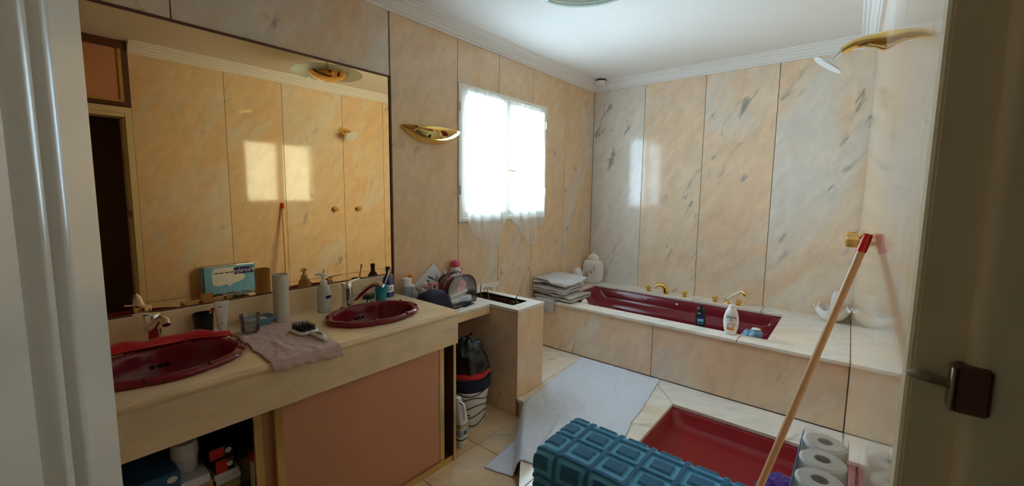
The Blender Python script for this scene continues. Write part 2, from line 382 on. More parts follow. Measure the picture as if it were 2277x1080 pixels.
# hallway outside the door
wh = MB(); wh.box(1.35, 1.5, -1.2, 1.6, -.12, CEIL); wh.box(.2, 1.5, 1.45, 1.6, -.12, CEIL); wh.box(.2, 1.5, -1.2, -1.05, -.12, CEIL)
wh.box(.19, .3, -1.2, DY0-.05, -.12, CEIL)
struct(wh.build('wall_hallway', MAT['hall']))
struct(MB().box(.2, 1.5, -1.2, YN-.2, -.12, -.018).build('floor_hallway', MAT['brown_wood']))
struct(MB().box(.2, 1.5, -1.2, YN-.2, CEIL, CEIL+.1).build('ceiling_hallway', MAT['hall']))
# plaster cornice: stepped mouldings round the ceiling
prof = [(0, 2.637), (.012, 2.637), (.016, 2.648), (.028, 2.652), (.034, 2.664), (.052, 2.680), (.058, 2.690), (.072, 2.694), (.078, 2.706), (.094, 2.709), (.098, 2.716), (.098, CEIL+.002), (0, CEIL+.002)]
def cornice(name, f):
    R = [[f(d, z, 0) for d, z in prof], [f(d, z, 1) for d, z in prof]]
    return struct(MB().rings(R, True, True, True).build(name, MAT['plaster']))
cornice('trim_1', lambda d, z, e: (WL+d, YN if e == 0 else YB-d, z))
cornice('trim_2', lambda d, z, e: ((WL+d) if e == 0 else WR(YB-d)-d, YB-d, z))
cornice('trim_3', lambda d, z, e: ((WR(.705) - d, .705, z) if e == 0 else (WR(YB-d)-d, YB-d, z)))
# window
win = bpy.data.objects.new('window_1', None); COL.objects.link(win); win.location = (WL, 2.7135, WZ0); struct(win, 'white double casement window in the left wall')
fr = MB(); fx0, fx1 = WL-.06, WL+.012; fw = .034
fr.box(fx0, fx1, WY0, WY0+fw, WZ0, WZ1, .003); fr.box(fx0, fx1, WY1-fw, WY1, WZ0, WZ1, .003)
fr.box(fx0, fx1, WY0+fw, WY1-fw, WZ0, WZ0+fw, .003); fr.box(fx0, fx1, WY0+fw, WY1-fw, WZ1-fw, WZ1, .003)
fr.build('window_frame', MAT['white_wood'], win)
YM = 2.708
for a, b in ((WY0+fw, YM-.001), (YM+.001, WY1-fw)):
    s = MB(); sw = .048
    s.box(WL-.05, WL+.004, a, a+sw, WZ0+fw, WZ1-fw, .004); s.box(WL-.05, WL+.004, b-sw, b, WZ0+fw, WZ1-fw, .004)
    s.box(WL-.05, WL+.004, a+sw, b-sw, WZ0+fw, WZ0+fw+sw, .004); s.box(WL-.05, WL+.004, a+sw, b-sw, WZ1-fw-sw, WZ1-fw, .004)
    so = s.build('sash', MAT['white_wood'], win)
    MB().box(WL-.030, WL-.026, a+sw-.004, b-sw+.004, WZ0+fw+sw-.004, WZ1-fw-sw+.004).build('pane', MAT['pane'], so)
    hy = WY0+.012 if a < 2.4 else WY1-.012
    for hz in (1.52, 2.13): MB().lathe([(.006, 0), (.008, .004), (.008, .066), (.006, .07)], (WL+.016, hy, hz), 10).build('hinge', MAT['white_wood'], so, smooth=40)
h = MB(); h.box(WL+.003, WL+.010, YM-.012, YM+.012, 1.685, 1.765, .003); h.tube([(WL+.008, YM, 1.725), (WL+.035, YM, 1.725), (WL+.04, YM+.01, 1.725), (WL+.04, YM+.075, 1.722)], .006, 8)
h.build('window_handle', MAT['brass'], win, smooth=40)
MB().box(WL-.30, WL-.06, WY0, WY1, WZ0-.03, WZ0+.012).build('outer_sill', MAT['plaster'], win)

# door frame in the right wall, door leaf opened into the room
df = bpy.data.objects.new('trim_4', None); COL.objects.link(df); df.location = (.06, DY1, 0); struct(df, 'cream painted door frame with lock keep')
xw = WR(DY1)
MB().box(xw, xw+.16, DY1, DY1+.03, 0, DZ+.03, .004).build('jamb', MAT['cream_wood'], df)
MB().prism([(xw+.043, DY1+.002), (xw+.043, DY1-.006), (xw+.048, DY1-.012), (xw+.055, DY1-.014), (xw+.16, DY1-.014), (xw+.16, DY1+.002)], 0, DZ, 'z').build('door_stop', MAT['cream_wood'], df, smooth=50)
MB().box(xw-.002, xw+.02, DY1+.001, .705, 0, DZ+.05, .003).build('casing', MAT['cream_wood'], df)
MB().box(xw, xw+.16, DY0-.03, DY0, 0, DZ+.03, .004).build('jamb', MAT['cream_wood'], df)
MB().box(xw, xw+.16, DY0, DY1, DZ, DZ+.03, .004).build('head', MAT['cream_wood'], df)
MB().box(xw-.004, xw+.018, DY0-.045, .705, DZ+.03, DZ+.08, .003).build('head_casing', MAT['cream_wood'], df)
k = MB().box(xw+.034, xw+.062, DY1-.022, DY1+.002, 1.300, 1.352, .003)
kb = k.build('lock_keep', MAT['brown_wood'], df)
k2 = MB(); k2.box(xw+.031, xw+.0345, DY1-.026, DY1-.002, 1.302, 1.350, .001); k2.tube([(xw+.032, DY1-.014, 1.328), (xw+.012, DY1-.015, 1.332)], [.010, .012], 12, True, .45); k2.tube([(xw+.014, DY1-.015, 1.332), (xw+.004, DY1-.016, 1.333), (xw-.003, DY1-.017, 1.332)], [.012, .011, .005], 12, True, .45)
k2.build('thumb_turn', MAT['dull_metal'], kb, smooth=50)
# overhead cupboard above the doorway
oc = thing('overhead_cupboard', 'salmon fronted cupboard with gold trim above the doorway', 'cupboard', (xw-.01, DY1, 2.205))
cx = xw-.012
o = MB(); o.box(cx, cx+.03, DY0-.04, .705, 2.205, 2.235, .002); o.box(cx, cx+.03, DY0-.04, .705, 2.655, CEIL, .002); o.box(cx, cx+.03, .665, .705, 2.235, 2.655, .002); o.box(cx, cx+.03, DY0-.04, DY0, 2.235, 2.655, .002)
o.build('carcass', MAT['brown_wood'], oc)
g = MB(); g.box(cx-.004, cx+.01, DY0, .665, 2.235, 2.253, .002); g.box(cx-.004, cx+.01, .642, .665, 2.253, 2.655, .002); g.build('gold_strip', MAT['gold_trim'], oc)
MB().box(cx+.012, cx+.026, .22, .655, 2.25, 2.655).build('sliding_panel', MAT['salmon'], oc); MB().box(cx+.006, cx+.02, DY0, .235, 2.25, 2.655).build('sliding_panel', MAT['salmon'], oc)
# door leaf
door = bpy.data.objects.new('door_1', None); COL.objects.link(door); door.location = (.05, -.19, 0); struct(door, 'white panelled door standing open')
H = Vector((.05, -.19, 0)); E = Vector((-.749, .073, 0)); dv = (E-H).normalized(); nv = Vector((-dv.y, dv.x, 0))
if nv.y < 0: nv = -nv
DW = (E-H).length
def dbox(mb, s0, s1, d0, d1, z0, z1, b=0):      # s from the free edge back to the hinge, d out of the visible face
    m = Matrix((-dv, nv, Vector((0,0,1)))).transposed().to_4x4(); m.translation = E
    return mb.box(s0, s1, d0, d1, z0, z1, b, mat=m)
b = MB(); dbox(b, 0, DW, -.040, -.012, .008, 2.10); b.build('core', MAT['door_paint'], door)
b = MB(); dbox(b, 0, .140, -.012, 0, .008, 2.10, .003); b.build('stile', MAT['door_paint'], door)
b = MB(); dbox(b, DW-.12, DW, -.012, 0, .008, 2.10, .003); b.build('stile', MAT['door_paint'], door)
for z0, z1 in ((.008, .22), (.78, .94), (1.98, 2.10)):
    b = MB(); dbox(b, .140, DW-.12, -.012, 0, z0, z1, .003); b.build('rail', MAT['door_paint'], door)
mm = Matrix((-dv, nv, Vector((0,0,1)))).transposed().to_4x4(); mm.translation = E
pr = [(0, -.012), (0, .004), (.006, .011), (.014, .013), (.022, .009), (.028, .002), (.036, .004), (.044, .001), (.052, -.007), (.060, -.012)]
for z0, z1 in ((.22, .78), (.94, 1.98)):
    R = []
    for s_, z_, ds, dz in ((.140, z0, 1, 1), (DW-.12, z0, -1, 1), (DW-.12, z1, -1, -1), (.140, z1, 1, -1), (.140, z0, 1, 1)):
        R.append([tuple(mm @ Vector((s_+ds*q, d, z_+dz*q))) for q, d in pr])
    MB().rings(R, False).build('panel_moulding', MAT['door_paint'], door, smooth=50)
    b = MB(); dbox(b, .21, DW-.19, -.012, -.005, z0+.07, z1-.07, .004); b.build('panel', MAT['door_paint'], door)
hd = MB(); P0 = mm @ Vector((.06, .001, 1.04)); nn = nv
hd.tube([P0, P0+nn*.045, P0+nn*.05-dv*.02, P0+nn*.05-dv*.11], [.009, .009, .009, .008], 10)
hd.build('door_handle', MAT['brass'], door, smooth=40)

# ================================================================== BATH, STEP, SHOWER
def line_x(y): return -1.635 + .735*(2.13-y)          # slanted front edge of the step
st = thing('step_platform', 'raised marble step with slanted front edge around the red shower tray', 'step', (-1.2, 2.3, 0))
OV = .012
def ins(y, d): return line_x(y) + d
MB().prism([(-1.69, 2.145), (ins(2.145, .02), 2.145), (ins(1.23, .02), 1.23), (-.90, 1.23), (-.90, 2.80), (WR(2.8)-.003, 2.80), (WR(3.09)-.003, 3.09), (WL+.001, 3.09), (WL+.001, 2.44), (-1.69, 2.44)], .0, TREAD-.02, 'z').build('riser', MAT['tile'], st)
def tread(poly): MB().prism(poly, TREAD-.022, TREAD, 'z', .0015).build('tread_slab', MAT['slab'], st)
tread([(WL+.001, 2.437+G), (-1.72-G, 2.437+G), (-1.72-G, 3.085), (WL+.001, 3.085)])
tread([(-1.72+G, 2.44+G), (-1.13-G, 2.44+G), (-1.13-G, 3.085), (-1.72+G, 3.085)])
tread([(-1.70+G, 2.132), (-1.637, 2.132), (-1.13-G, 1.443), (-1.13-G, 2.44-G), (-1.70+G, 2.44-G)])
tread([(-1.13+G, 1.443), (-.966, 1.222), (-.86, 1.222), (-.86, 2.77), (-1.13+G, 3.085-.005)])
tread([(-.86+.004, 2.77+G), (WR(2.77)-.002, 2.77+G), (WR(3.08)-.002, 3.085), (-1.13+.008, 3.085)])
# shower tray
tr = thing('shower_tray', 'dark red enamel shower tray sunk in the step', 'shower tray', (-.42, 2.1, .02))
def rr(x0, x1, y0, y1, r, z): return [(x, y, z) for x, y in rrect(x0, x1, y0, y1, r, 6)]
tx1 = .028
R = [rr(-.898, tx1, 1.47, 2.80, .02, TREAD-.024), rr(-.862, tx1-.002, 1.492, 2.772, .03, TREAD-.024), rr(-.850, tx1-.012, 1.504, 2.760, .05, TREAD-.04), rr(-.825, tx1-.03, 1.53, 2.735, .08, .045), rr(-.80, tx1-.05, 1.555, 2.71, .09, .026), rr(-.74, tx1-.09, 1.60, 2.66, .09, .02), rr(-.50, -.34, 2.05, 2.16, .04, .014)]
MB().rings(R, True, False, True).build('basin', MAT['red_tray'], tr, smooth=60)
for kx in range(13):
    x = -.62 + kx*.042
    MB().box(x, x+.014, 1.62, 2.02, .012, .0215, .004).build('tread_rib', MAT['red_tray'], tr)
MB().lathe([(.0, .012), (.03, .012), (.038, .008), (.04, 0)], (-.42, 2.3, .016), 20).build('drain', MAT['chrome'], tr, smooth=40)
# low partition between doorway and shower
lp = thing('shower_partition', 'low marble clad partition at the end of the shower', 'low wall', (-.4, 1.36, 0))
MB().prism([(-.84, 1.235), (WR(1.235)-.002, 1.235), (WR(1.475)-.002, 1.475), (-.84, 1.475)], 0, .54, 'z').build('cladding', MAT['wall'], lp)
MB().prism([(-.85, 1.225), (WR(1.225)-.002, 1.225), (WR(1.485)-.002, 1.485), (-.85, 1.485)], .541, .56, 'z', .003).build('cap', MAT['slab'], lp)

# bath surround
su = thing('bath_surround', 'veined marble slabs boxing in the burgundy bath', 'bath surround', (-1.2, 3.1, TREAD))
for a, b in ((WL+.001, -1.138), (-1.138, WR(3.1)-.001)): MB().box(a+G, b-G, 3.088, 3.108, TREAD+.004, DECK-.023, .001).build('front_panel', MAT['wall_b'], su)
MB().box(WL+.002, .025, 3.106, 3.14, TREAD, DECK-.03).build('backing', MAT['joint'], su)
OX0, OX1, OY0, OY1 = -2.11, -.405, 3.212, 3.995
FY = 3.070
def deck(poly): MB().prism(poly, DECK-.022, DECK, 'z', .002).build('deck_slab', MAT['slab'], su)
deck([(WL+.001, FY), (-1.70-G, FY), (-1.70-G, OY0), (OX0, OY0), (OX0, YB-.001), (WL+.001, YB-.001)])
deck([(-1.70+G, FY), (-.56-G, FY), (-.56-G, OY0), (-1.70+G, OY0)])
deck([(OX0+G, OY1), (-.566-G, OY1), (-.566-G, YB-.001), (OX0+G, YB-.001)])
deck([(-.56+G, FY), (WR(FY)-.002, FY), (WR(YB)-.002, YB-.001), (-.566+G, YB-.001), (-.566+G, OY1), (OX1, OY1), (OX1, OY0), (-.56+G, OY0)])
# bath tub
tb = thing('bathtub', 'burgundy enamel built-in bathtub with moulded ledges', 'bathtub', (-1.26, 3.6, .15))
R = [rr(OX0-.03, OX1+.03, OY0-.03, OY1+.03, .02, DECK-.024), rr(OX0+.004, OX1-.004, OY0+.004, OY1-.004, .02, DECK-.024), rr(OX0+.012, OX1-.012, OY0+.075, OY1-.012, .05, DECK-.032),
     rr(OX0+.05, OX1-.04, OY0+.085, OY1-.022, .08, DECK-.10), rr(OX0+.08, OX1-.06, OY0+.09, OY1-.03, .10, DECK-.13),
     rr(OX0+.12, OX1-.075, OY0+.11, OY1-.085, .12, DECK-.145), rr(OX0+.18, OX1-.09, OY0+.12, OY1-.10, .13, DECK-.20), rr(OX0+.32, OX1-.13, OY0+.15, OY1-.13, .14, .22), rr(OX0+.42, OX1-.20, OY0+.20, OY1-.18, .12, .17), rr(OX0+.60, OX1-.4, OY0+.30, OY1-.28, .06, .165)]
MB().rings(R, True, False, True).build('shell', MAT['burgundy'], tb, smooth=60)
for jx, jz in ((-1.246, .505), (-1.55, .505), (-.80, .50)):
    mj = frame((jx, OY1-.020, jz), (1, 0, 0), (0, 0, 1))
    MB().lathe([(.0, .012), (.006, .012), (.009, .008), (.013, .006), (.014, 0)], (0, 0, 0), 14, mat=Matrix.Translation(mj.translation) @ Matrix.Rotation(math.pi/2, 4, 'X')).build('jet', MAT['chrome'], tb, smooth=40)
# bath taps: four amber knobs, spout, hand shower
def knob(loc, label, grp):
    t = thing('tap_knob', label, 'tap', loc, grp); x, y, z = loc
    MB().lathe([(.026, 0), (.026, .003), (.018, .007), (.012, .010), (.012, .016)], loc, 18).build('base', MAT['brass'], t, smooth=35)
    kb = MB(); n = 8; R = []
    for rr_, zz in ((.016, .014), (.023, .018), (.024, .030), (.023, .048), (.017, .055)):
        R.append([(x + rr_*(1 if j % 2 else .90)*math.cos(2*math.pi*j/16), y + rr_*(1 if j % 2 else .90)*math.sin(2*math.pi*j/16), z+zz) for j in range(16)])
    kb.rings(R, True, True, True).build('crystal', MAT['amber'], t)
    MB().lathe([(.0, .058), (.008, .057), (.010, .055)], loc, 12).build('cap', MAT['brass'], t, smooth=40)
    return t
TY = 4.085
gk = 'amber knobs along the back of the bath'
k1 = knob((-1.565, TY, DECK), 'amber glass tap knob on the bath deck between the gold spout and the porcelain jar', gk)
copy_tree(k1, (-1.215, TY, DECK), 'amber glass tap knob on the bath deck between gold spout and wall joint')
copy_tree(k1, (-.945, TY, DECK), 'amber glass tap knob beside the hand shower on its spout side')
copy_tree(k1, (-.752, TY, DECK), 'amber glass tap knob under the head of the hand shower')
sp = thing('bath_spout', 'gold arched bath spout on the marble deck', 'spout', (-1.405, TY, DECK))
pts = [(-1.395, TY+.005, DECK), (-1.398, TY+.004, DECK+.035), (-1.408, TY-.004, DECK+.068), (-1.43, TY-.022, DECK+.086), (-1.458, TY-.046, DECK+.084), (-1.478, TY-.064, DECK+.068)]
sb = MB().tube(pts, [.038, .036, .032, .027, .022, .018], 14, True, .8).build('body', MAT['brass'], sp, smooth=50)
MB().tube([pts[-1], (-1.488, TY-.073, DECK+.058)], .0165, 12).build('aerator', MAT['chrome'], sp, smooth=50)
hs = thing('hand_shower', 'cream and gold hand shower resting on its deck cradle', 'hand shower', (-.848, TY, DECK))
MB().lathe([(.030, 0), (.028, .006), (.016, .016), (.011, .028), (.013, .036), (.008, .042)], (-.848, TY, DECK), 18).build('cradle', MAT['brass'], hs, smooth=40)
MB().tube([(-.846, TY, DECK+.034), (-.82, TY-.005, DECK+.06), (-.78, TY-.012, DECK+.095), (-.745, TY-.018, DECK+.122), (-.728, TY-.02, DECK+.128)], [.010, .014, .013, .010, .009], 12).build('handle', MAT['cream_pl'], hs, smooth=50)
MB().tube([(-.73, TY-.02, DECK+.132), (-.705, TY-.026, DECK+.118), (-.690, TY-.030, DECK+.10)], [.012, .019, .023], 14).build('spray_head', MAT['brass'], hs, smooth=50)

# shower arm on the right wall
sy = 2.53; sx = WR(sy)
sa = thing('wall_shower', 'gold horn shaped shower arm with grey white rose high on the wall', 'shower head', (sx, sy, 2.222))
MB().tube([(sx+.001, sy, 2.222), (sx-.006, sy, 2.222), (sx-.03, sy, 2.228), (sx-.07, sy, 2.232), (sx-.11, sy, 2.228), (sx-.152, sy, 2.206)], [.043, .041, .032, .025, .021, .018], 18).build('arm', MAT['brass'], sa, smooth=50)
MB().tube([(sx-.150, sy, 2.208), (sx-.164, sy-.003, 2.194), (sx-.186, sy-.006, 2.168)], [.013, .009, .010], 12).build('joint', MAT['chrome'], sa, smooth=50)
mh = frame((sx-.200, sy-.008, 2.150), (.8, 0, -.58), (0, 1, 0))
MB().lathe([(.0, .026), (.014, .026), (.024, .018), (.062, .009), (.069, .001), (.066, -.005), (.0, -.006)], (0,0,0), 26, mat=mh if mh.to_3x3() @ Vector((0,0,1)) and (mh.to_3x3() @ Vector((0,0,1))).z > 0 else mh @ Matrix.Rotation(math.pi, 4, 'X')).build('rose', MAT['white_pl'], sa, smooth=40)
def wall_knob(y, z, label):
    x = WR(y); t = thing('shower_valve', label, 'tap', (x, y, z), 'shower taps on the wall'); m = Matrix.Translation((x, y, z)) @ Matrix.Rotation(-math.pi/2, 4, 'Y')
    MB().lathe([(.034, -.001), (.034, .004), (.02, .012), (.014, .018), (.014, .03)], (0,0,0), 18, mat=m).build('base', MAT['brass'], t, smooth=40)
    R = [[(r_*(1 if j % 2 else .9)*math.cos(2*math.pi*j/16), r_*(1 if j % 2 else .9)*math.sin(2*math.pi*j/16), zz) for j in range(16)] for r_, zz in ((.018, .026), (.026, .032), (.027, .05), (.026, .068), (.02, .075))]
    MB().rings(R, True, True, True, m).build('crystal', MAT['amber'], t)
wall_knob(2.40, 1.335, 'amber glass shower knob on the polished wall behind the red mop handle tip'); wall_knob(2.69, 1.335, 'amber glass shower knob on the polished wall next to the bath end')

# ================================================================== VANITY
CY1 = 1.555; CXF = -1.66
vc = thing('vanity_cabinet', 'low vanity cabinet with salmon sliding doors and gold edges', 'cabinet', (-2.0, .6, 0))
MB().box(WL+.002, -1.684, CY1-.022, CY1-.006, 0, .84, .002).build('end_panel', MAT['brown_wood'], vc)
MB().box(-1.686, -1.676, CY1-.024, CY1-.004, 0, .698, .002).build('end_edge', MAT['gold_trim'], vc)
MB().box(WL+.002, -1.70, YN+.022, CY1-.022, .02, .035).build('bottom_board', MAT['cab_in'], vc)
MB().box(WL+.002, WL+.012, YN+.022, CY1-.022, .035, .84).build('back_board', MAT['cab_in'], vc)
MB().box(WL+.012, -1.80, YN+.022, CY1-.022, .285, .30).build('shelf', MAT['cab_in'], vc)
t = MB(); t.box(-1.765, -1.684, YN+.022, CY1-.022, 0, .012); 
for x in (-1.688, -1.722, -1.756): t.box(x-.003, x+.003, YN+.022, CY1-.022, .012, .034)
t.build('door_track', MAT['gold_trim'], vc)
def sdoor(y0, y1, x):
    d = MB().box(x-.008, x+.006, y0, y1, .014, .80).build('sliding_door', MAT['salmon'], vc)
    for a, b in ((y0-.006, y0+.026), (y1-.026, y1+.006)):
        e = MB(); e.box(x-.011, x+.011, a, b, .014, .80, .002); e.build('gold_edge', MAT['gold_trim'], d)
sdoor(.612, 1.472, -1.705); sdoor(.548, 1.36, -1.739)
# worktop with two oval cut-outs
wt = thing('vanity_worktop', 'long pale marble vanity worktop with deep fascia', 'worktop', (-1.98, .6, .7))
SK = [(-1.925, .335), (-1.925, 1.195)]; SA, SB = .185, .245
def ell(c, a, b, n=48): return [(c[0]+a*math.cos(2*math.pi*j/n), c[1]+b*math.sin(2*math.pi*j/n)) for j in range(n)]
bm = bmesh.new()
outer = [(WL+.02, YN+.022), (CXF, YN+.022), (CXF, CY1), (WL+.02, CY1)]
ed = []
for loop in [outer] + [ell(c, SA-.02, SB-.02) for c in SK]:
    vs_ = [bm.verts.new((x, y, CT)) for x, y in loop]
    ed += [bm.edges.new((vs_[i], vs_[(i+1) % len(vs_)])) for i in range(len(vs_))]
bmesh.ops.triangle_fill(bm, use_beauty=True, edges=ed)
bad = [f for f in bm.faces if any((f.calc_center_median().x-c[0])**2/(SA-.021)**2 + (f.calc_center_median().y-c[1])**2/(SB-.021)**2 < 1 for c in SK)]
bmesh.ops.delete(bm, geom=bad, context='FACES')
ex = bmesh.ops.extrude_face_region(bm, geom=bm.faces[:])
for v in ex['geom']:
    if isinstance(v, bmesh.types.BMVert): v.co.z -= .030
MB().bm(bm).build('top_slab', MAT['counter'], wt)
MB().tube([(CXF-.006, YN+.03, CT-.015), (CXF-.006, CY1-.004, CT-.015)], .0148, 10).build('nosing', MAT['counter'], wt, smooth=60)
MB().box(CXF-.024, CXF-.004, YN+.022, CY1, .697, CT-.031, .0015).build('fascia', MAT['counter'], wt)
MB().box(WL+.02, CXF-.026, CY1-.005, CY1, .78, CT-.031).build('end_fascia', MAT['counter'], wt)
bs = MB(); bs.box(WL+.001, WL+.021, YN+.022, CY1, CT-.03, 1.006, .002); bs.build('backsplash', MAT['counter'], wt)
# mirror
mi = thing('vanity_mirror', 'large bronze tinted mirror above the vanity', 'mirror', (WL, .58, 1.006))
MB().box(WL+.001, WL+.006, YN+.022, 1.566, 1.010, 2.240).build('glass', MAT['mirror'], mi)
MB().box(WL+.0005, WL+.014, 1.566, 1.579, 1.006, 2.252, .001).build('side_strip', MAT['brown_wood'], mi)
MB().box(WL+.0005, WL+.010, YN+.022, 1.566, 2.240, 2.252, .001).build('top_strip', MAT['brown_wood'], mi)
MB().box(WL+.0005, WL+.014, YN+.022, 1.566, 1.005, 1.011, .001).build('bottom_strip', MAT['brown_wood'], mi)
# basins
def basin(c, label):
    t = thing('washbasin', label, 'sink', (c[0], c[1], CT))
    n = 96; R = []
    def ring(sc, z, sca=0.0, dx=0.0):
        out = []
        for j in range(n):
            q = 2*math.pi*j/n; l = abs(math.sin(4*(q+.39))) ** .45
            s = sc*(1 - sca*(1-l)); out.append((c[0]+dx+SA*s*math.cos(q), c[1]+SB*s*math.sin(q), CT+z))
        return out
    R = [ring(.98, .000, .05), ring(1.02, .004, .05), ring(1.035, .014, .05), ring(1.00, .024, .05), ring(.93, .026, .05), ring(.885, .020, .04), ring(.865, .008, .02), ring(.84, -.02), ring(.77, -.07), ring(.62, -.115), ring(.40, -.138), ring(.12, -.145)]
    MB().rings(R, True, False, True).build('bowl', MAT['burgundy'], t, smooth=50)
    for q in range(8):
        a = 2*math.pi*q/8 - .39
        p0 = Vector((c[0]+SA*.90*math.cos(a), c[1]+SB*.90*math.sin(a), CT+.022)); p1 = Vector((c[0]+SA*1.0*math.cos(a), c[1]+SB*1.0*math.sin(a), CT+.021))
        MB().tube([p0, (p0+p1)/2+Vector((0,0,.005)), p1], [.005, .007, .005], 8).build('rim_bead', MAT['burgundy'], t, smooth=60)
    for q in (-1, 0, 1):
        a = math.pi + q*.11
        p = Vector((c[0]+SA*.80*math.cos(a), c[1]+SB*.80*math.sin(a)*1.0, CT-.045))
        MB().tube([p+Vector((-.006,0,0)), p+Vector((.005,0,.001))], .0075, 10).build('overflow_hole', MAT['black_pl'], t, smooth=40)
    MB().lathe([(0, .006), (.014, .006), (.022, .002), (.024, -.004)], (c[0], c[1], CT-.143), 18).build('drain', MAT['chrome'], t, smooth=40)
    return t
basin(SK[0], 'burgundy scalloped oval washbasin with a red cloth over its edge'); basin(SK[1], 'burgundy scalloped oval washbasin near the worktop end below the soap bottle')
def faucet(x, y, pts, label, lev):
    t = thing('mixer_tap', label, 'tap', (x, y, CT))
    MB().lathe([(.031, 0), (.031, .006), (.028, .010), (.028, .088), (.0295, .092), (.0295, .130), (.026, .136), (0, .137)], (x, y, CT), 24).build('body', MAT['chrome'], t, smooth=35)
    MB().tube(pts, [.026, .024, .020, .017, .015, .013][:len(pts)], 14, True, .8).build('spout', MAT['chrome'], t, smooth=50)
    MB().tube([(x, y, CT+.134), ((x*.6+lev[0]*.4), (y*.6+lev[1]*.4), CT+.142), lev], [.014, .011, .008], 10, True, .45).build('lever', MAT['chrome'], t, smooth=50)
faucet(-2.185, 1.19, [(-2.165, 1.20, CT+.03), (-2.12, 1.215, CT+.062), (-2.065, 1.235, CT+.115), (-2.02, 1.258, CT+.145), (-1.985, 1.272, CT+.148), (-1.965, 1.28, CT+.136)], 'chrome mixer tap of the washbasin beside the soap bottle', (-2.205, 1.275, CT+.146))
faucet(-2.21, .345, [(-2.195, .345, CT+.085), (-2.145, .345, CT+.104), (-2.09, .346, CT+.132), (-2.045, .348, CT+.148), (-2.005, .350, CT+.148), (-1.985, .350, CT+.136)], 'chrome mixer tap above the basin with the red cloth', (-2.20, .285, CT+.146))

# make-up shelf and planter
PX1, PY0, PY1 = -1.70, 2.135, 2.432
sh = thing('dressing_shelf', 'low marble dressing shelf between worktop and planter', 'shelf', (-2.12, 1.85, .7))
MB().box(WL+.001, -1.952, CY1+.002, PY0-.001, SH-.022, SH, .002).build('shelf_slab', MAT['slab'], sh)
MB().box(-1.972, -1.956, CY1+.002, PY0-.001, SH-.070, SH-.0225, .001).build('fascia', MAT['counter'], sh)
pb = thing('marble_planter', 'marble clad planter box with white stone rim at the step', 'planter', (-2.0, 2.28, 0))
MB().box(WL+.001, PX1-.014, PY0+.004, PY0+.022, 0, SH-.02, .001).build('side_slab', MAT['wall'], pb)
MB().box(PX1-.018, PX1, PY0, PY1, TREAD-.012, SH-.02, .001).build('end_slab', MAT['wall'], pb)
MB().box(PX1-.03, PX1-.012, PY0+.001, PY1-.004, 0, TREAD-.012, .001).build('plinth', MAT['wall'], pb)
MB().box(WL+.001, PX1-.016, PY1-.022, PY1-.004, 0, SH-.02, .001).build('side_slab', MAT['wall'], pb)
hx0, hx1, hy0, hy1 = WL+.06, -1.80, 2.205, 2.375
q = MB()
for a in ((PX1+.004, hx1, PY0-.004, PY1+.004), (hx0, WL+.001, PY0-.004, PY1+.004), (hx0, hx1, PY0-.004, hy0), (hx0, hx1, hy1, PY1+.004)): q.box(a[0], a[1], a[2], a[3], SH-.019, SH+.001)
q.build('rim', MAT['slab'], pb)
MB().box(WL+.001, WL+.021, PY0, 2.61, SH+.001, SH+.045, .001).build('upstand', MAT['slab'], pb)
for a in ((hx0-.012, hx0, hy0-.012, hy1+.012), (hx1, hx1+.012, hy0-.012, hy1+.012), (hx0, hx1, hy0-.012, hy0), (hx0, hx1, hy1, hy1+.012)): MB().box(a[0], a[1], a[2], a[3], SH-.17, SH-.004).build('trough_side', MAT['brown_wood'], pb)
MB().grid(lambda u, v: (hx0+(hx1-hx0)*u, hy0+(hy1-hy0)*v, SH-.075+.012*fbm(u*9, v*4, 2)), 40, 16).build('soil', MAT['soil'], pb, smooth=60)
MB().lathe([(.026, -.012), (.032, 0), (.028, .010), (.0, .014)], (-1.834, 2.338, SH-.072), 18, sx=1, sy=.7).build('stone', MAT['blue_pl'], pb, smooth=50)
pi = 0
for x, y, hgt, lean, leaf, lab in ((-2.20, 2.29, .17, (.0, .01), 0, 'tall brown plant shoot in the planter beside the toiletry bag'), (-2.115, 2.30, .13, (-.05, .03), 1, 'curled green sprout arching over the planter rim'), (-2.03, 2.28, .06, (.01, 0), 0, 'short pale stalk in the middle of the planter soil'),
                             (-2.012, 2.31, .055, (.01, .01), 0, 'thin pale stalk paired with the short one in the planter'), (-1.95, 2.30, .05, (-.015, .01), 0, 'small broken stalk in the planter soil'), (-1.90, 2.325, .07, (.01, .0), 2, 'low leafy sprout near the planter end'), (-1.865, 2.29, .14, (.022, .02), 0, 'slanting twig at the end of the planter')):
    t = thing('plant_sprout', lab, 'plant', (x, y, SH-.08))
    z0 = SH-.085
    ps = [(x, y, z0), (x+lean[0]*.2, y+lean[1]*.2, z0+hgt*.4), (x+lean[0]*.6, y+lean[1]*.6, z0+hgt*.8), (x+lean[0], y+lean[1], z0+hgt)]
    MB().tube(ps, [.006, .005, .004, .002], 7).build('stem', MAT['stem'] if leaf else MAT['soil' if pi in (6,) else 'stem'], t, smooth=60); pi += 1
    if leaf:
        for d in ((-.05, .01, -.03), (.04, .015, -.015), (.0, -.03, .0))[:2+leaf//2]:
            a = Vector(ps[-1]); e = a + Vector(d)
            MB().grid(lambda u, v: tuple(a.lerp(e, u) + Vector((0, (v-.5)*.02*math.sin(math.pi*min(1, u*.96+.04)), .018*math.sin(math.pi*u) - .006*abs(v-.5)))), 8, 4).build('leaf', MAT['stem'], t, smooth=60)

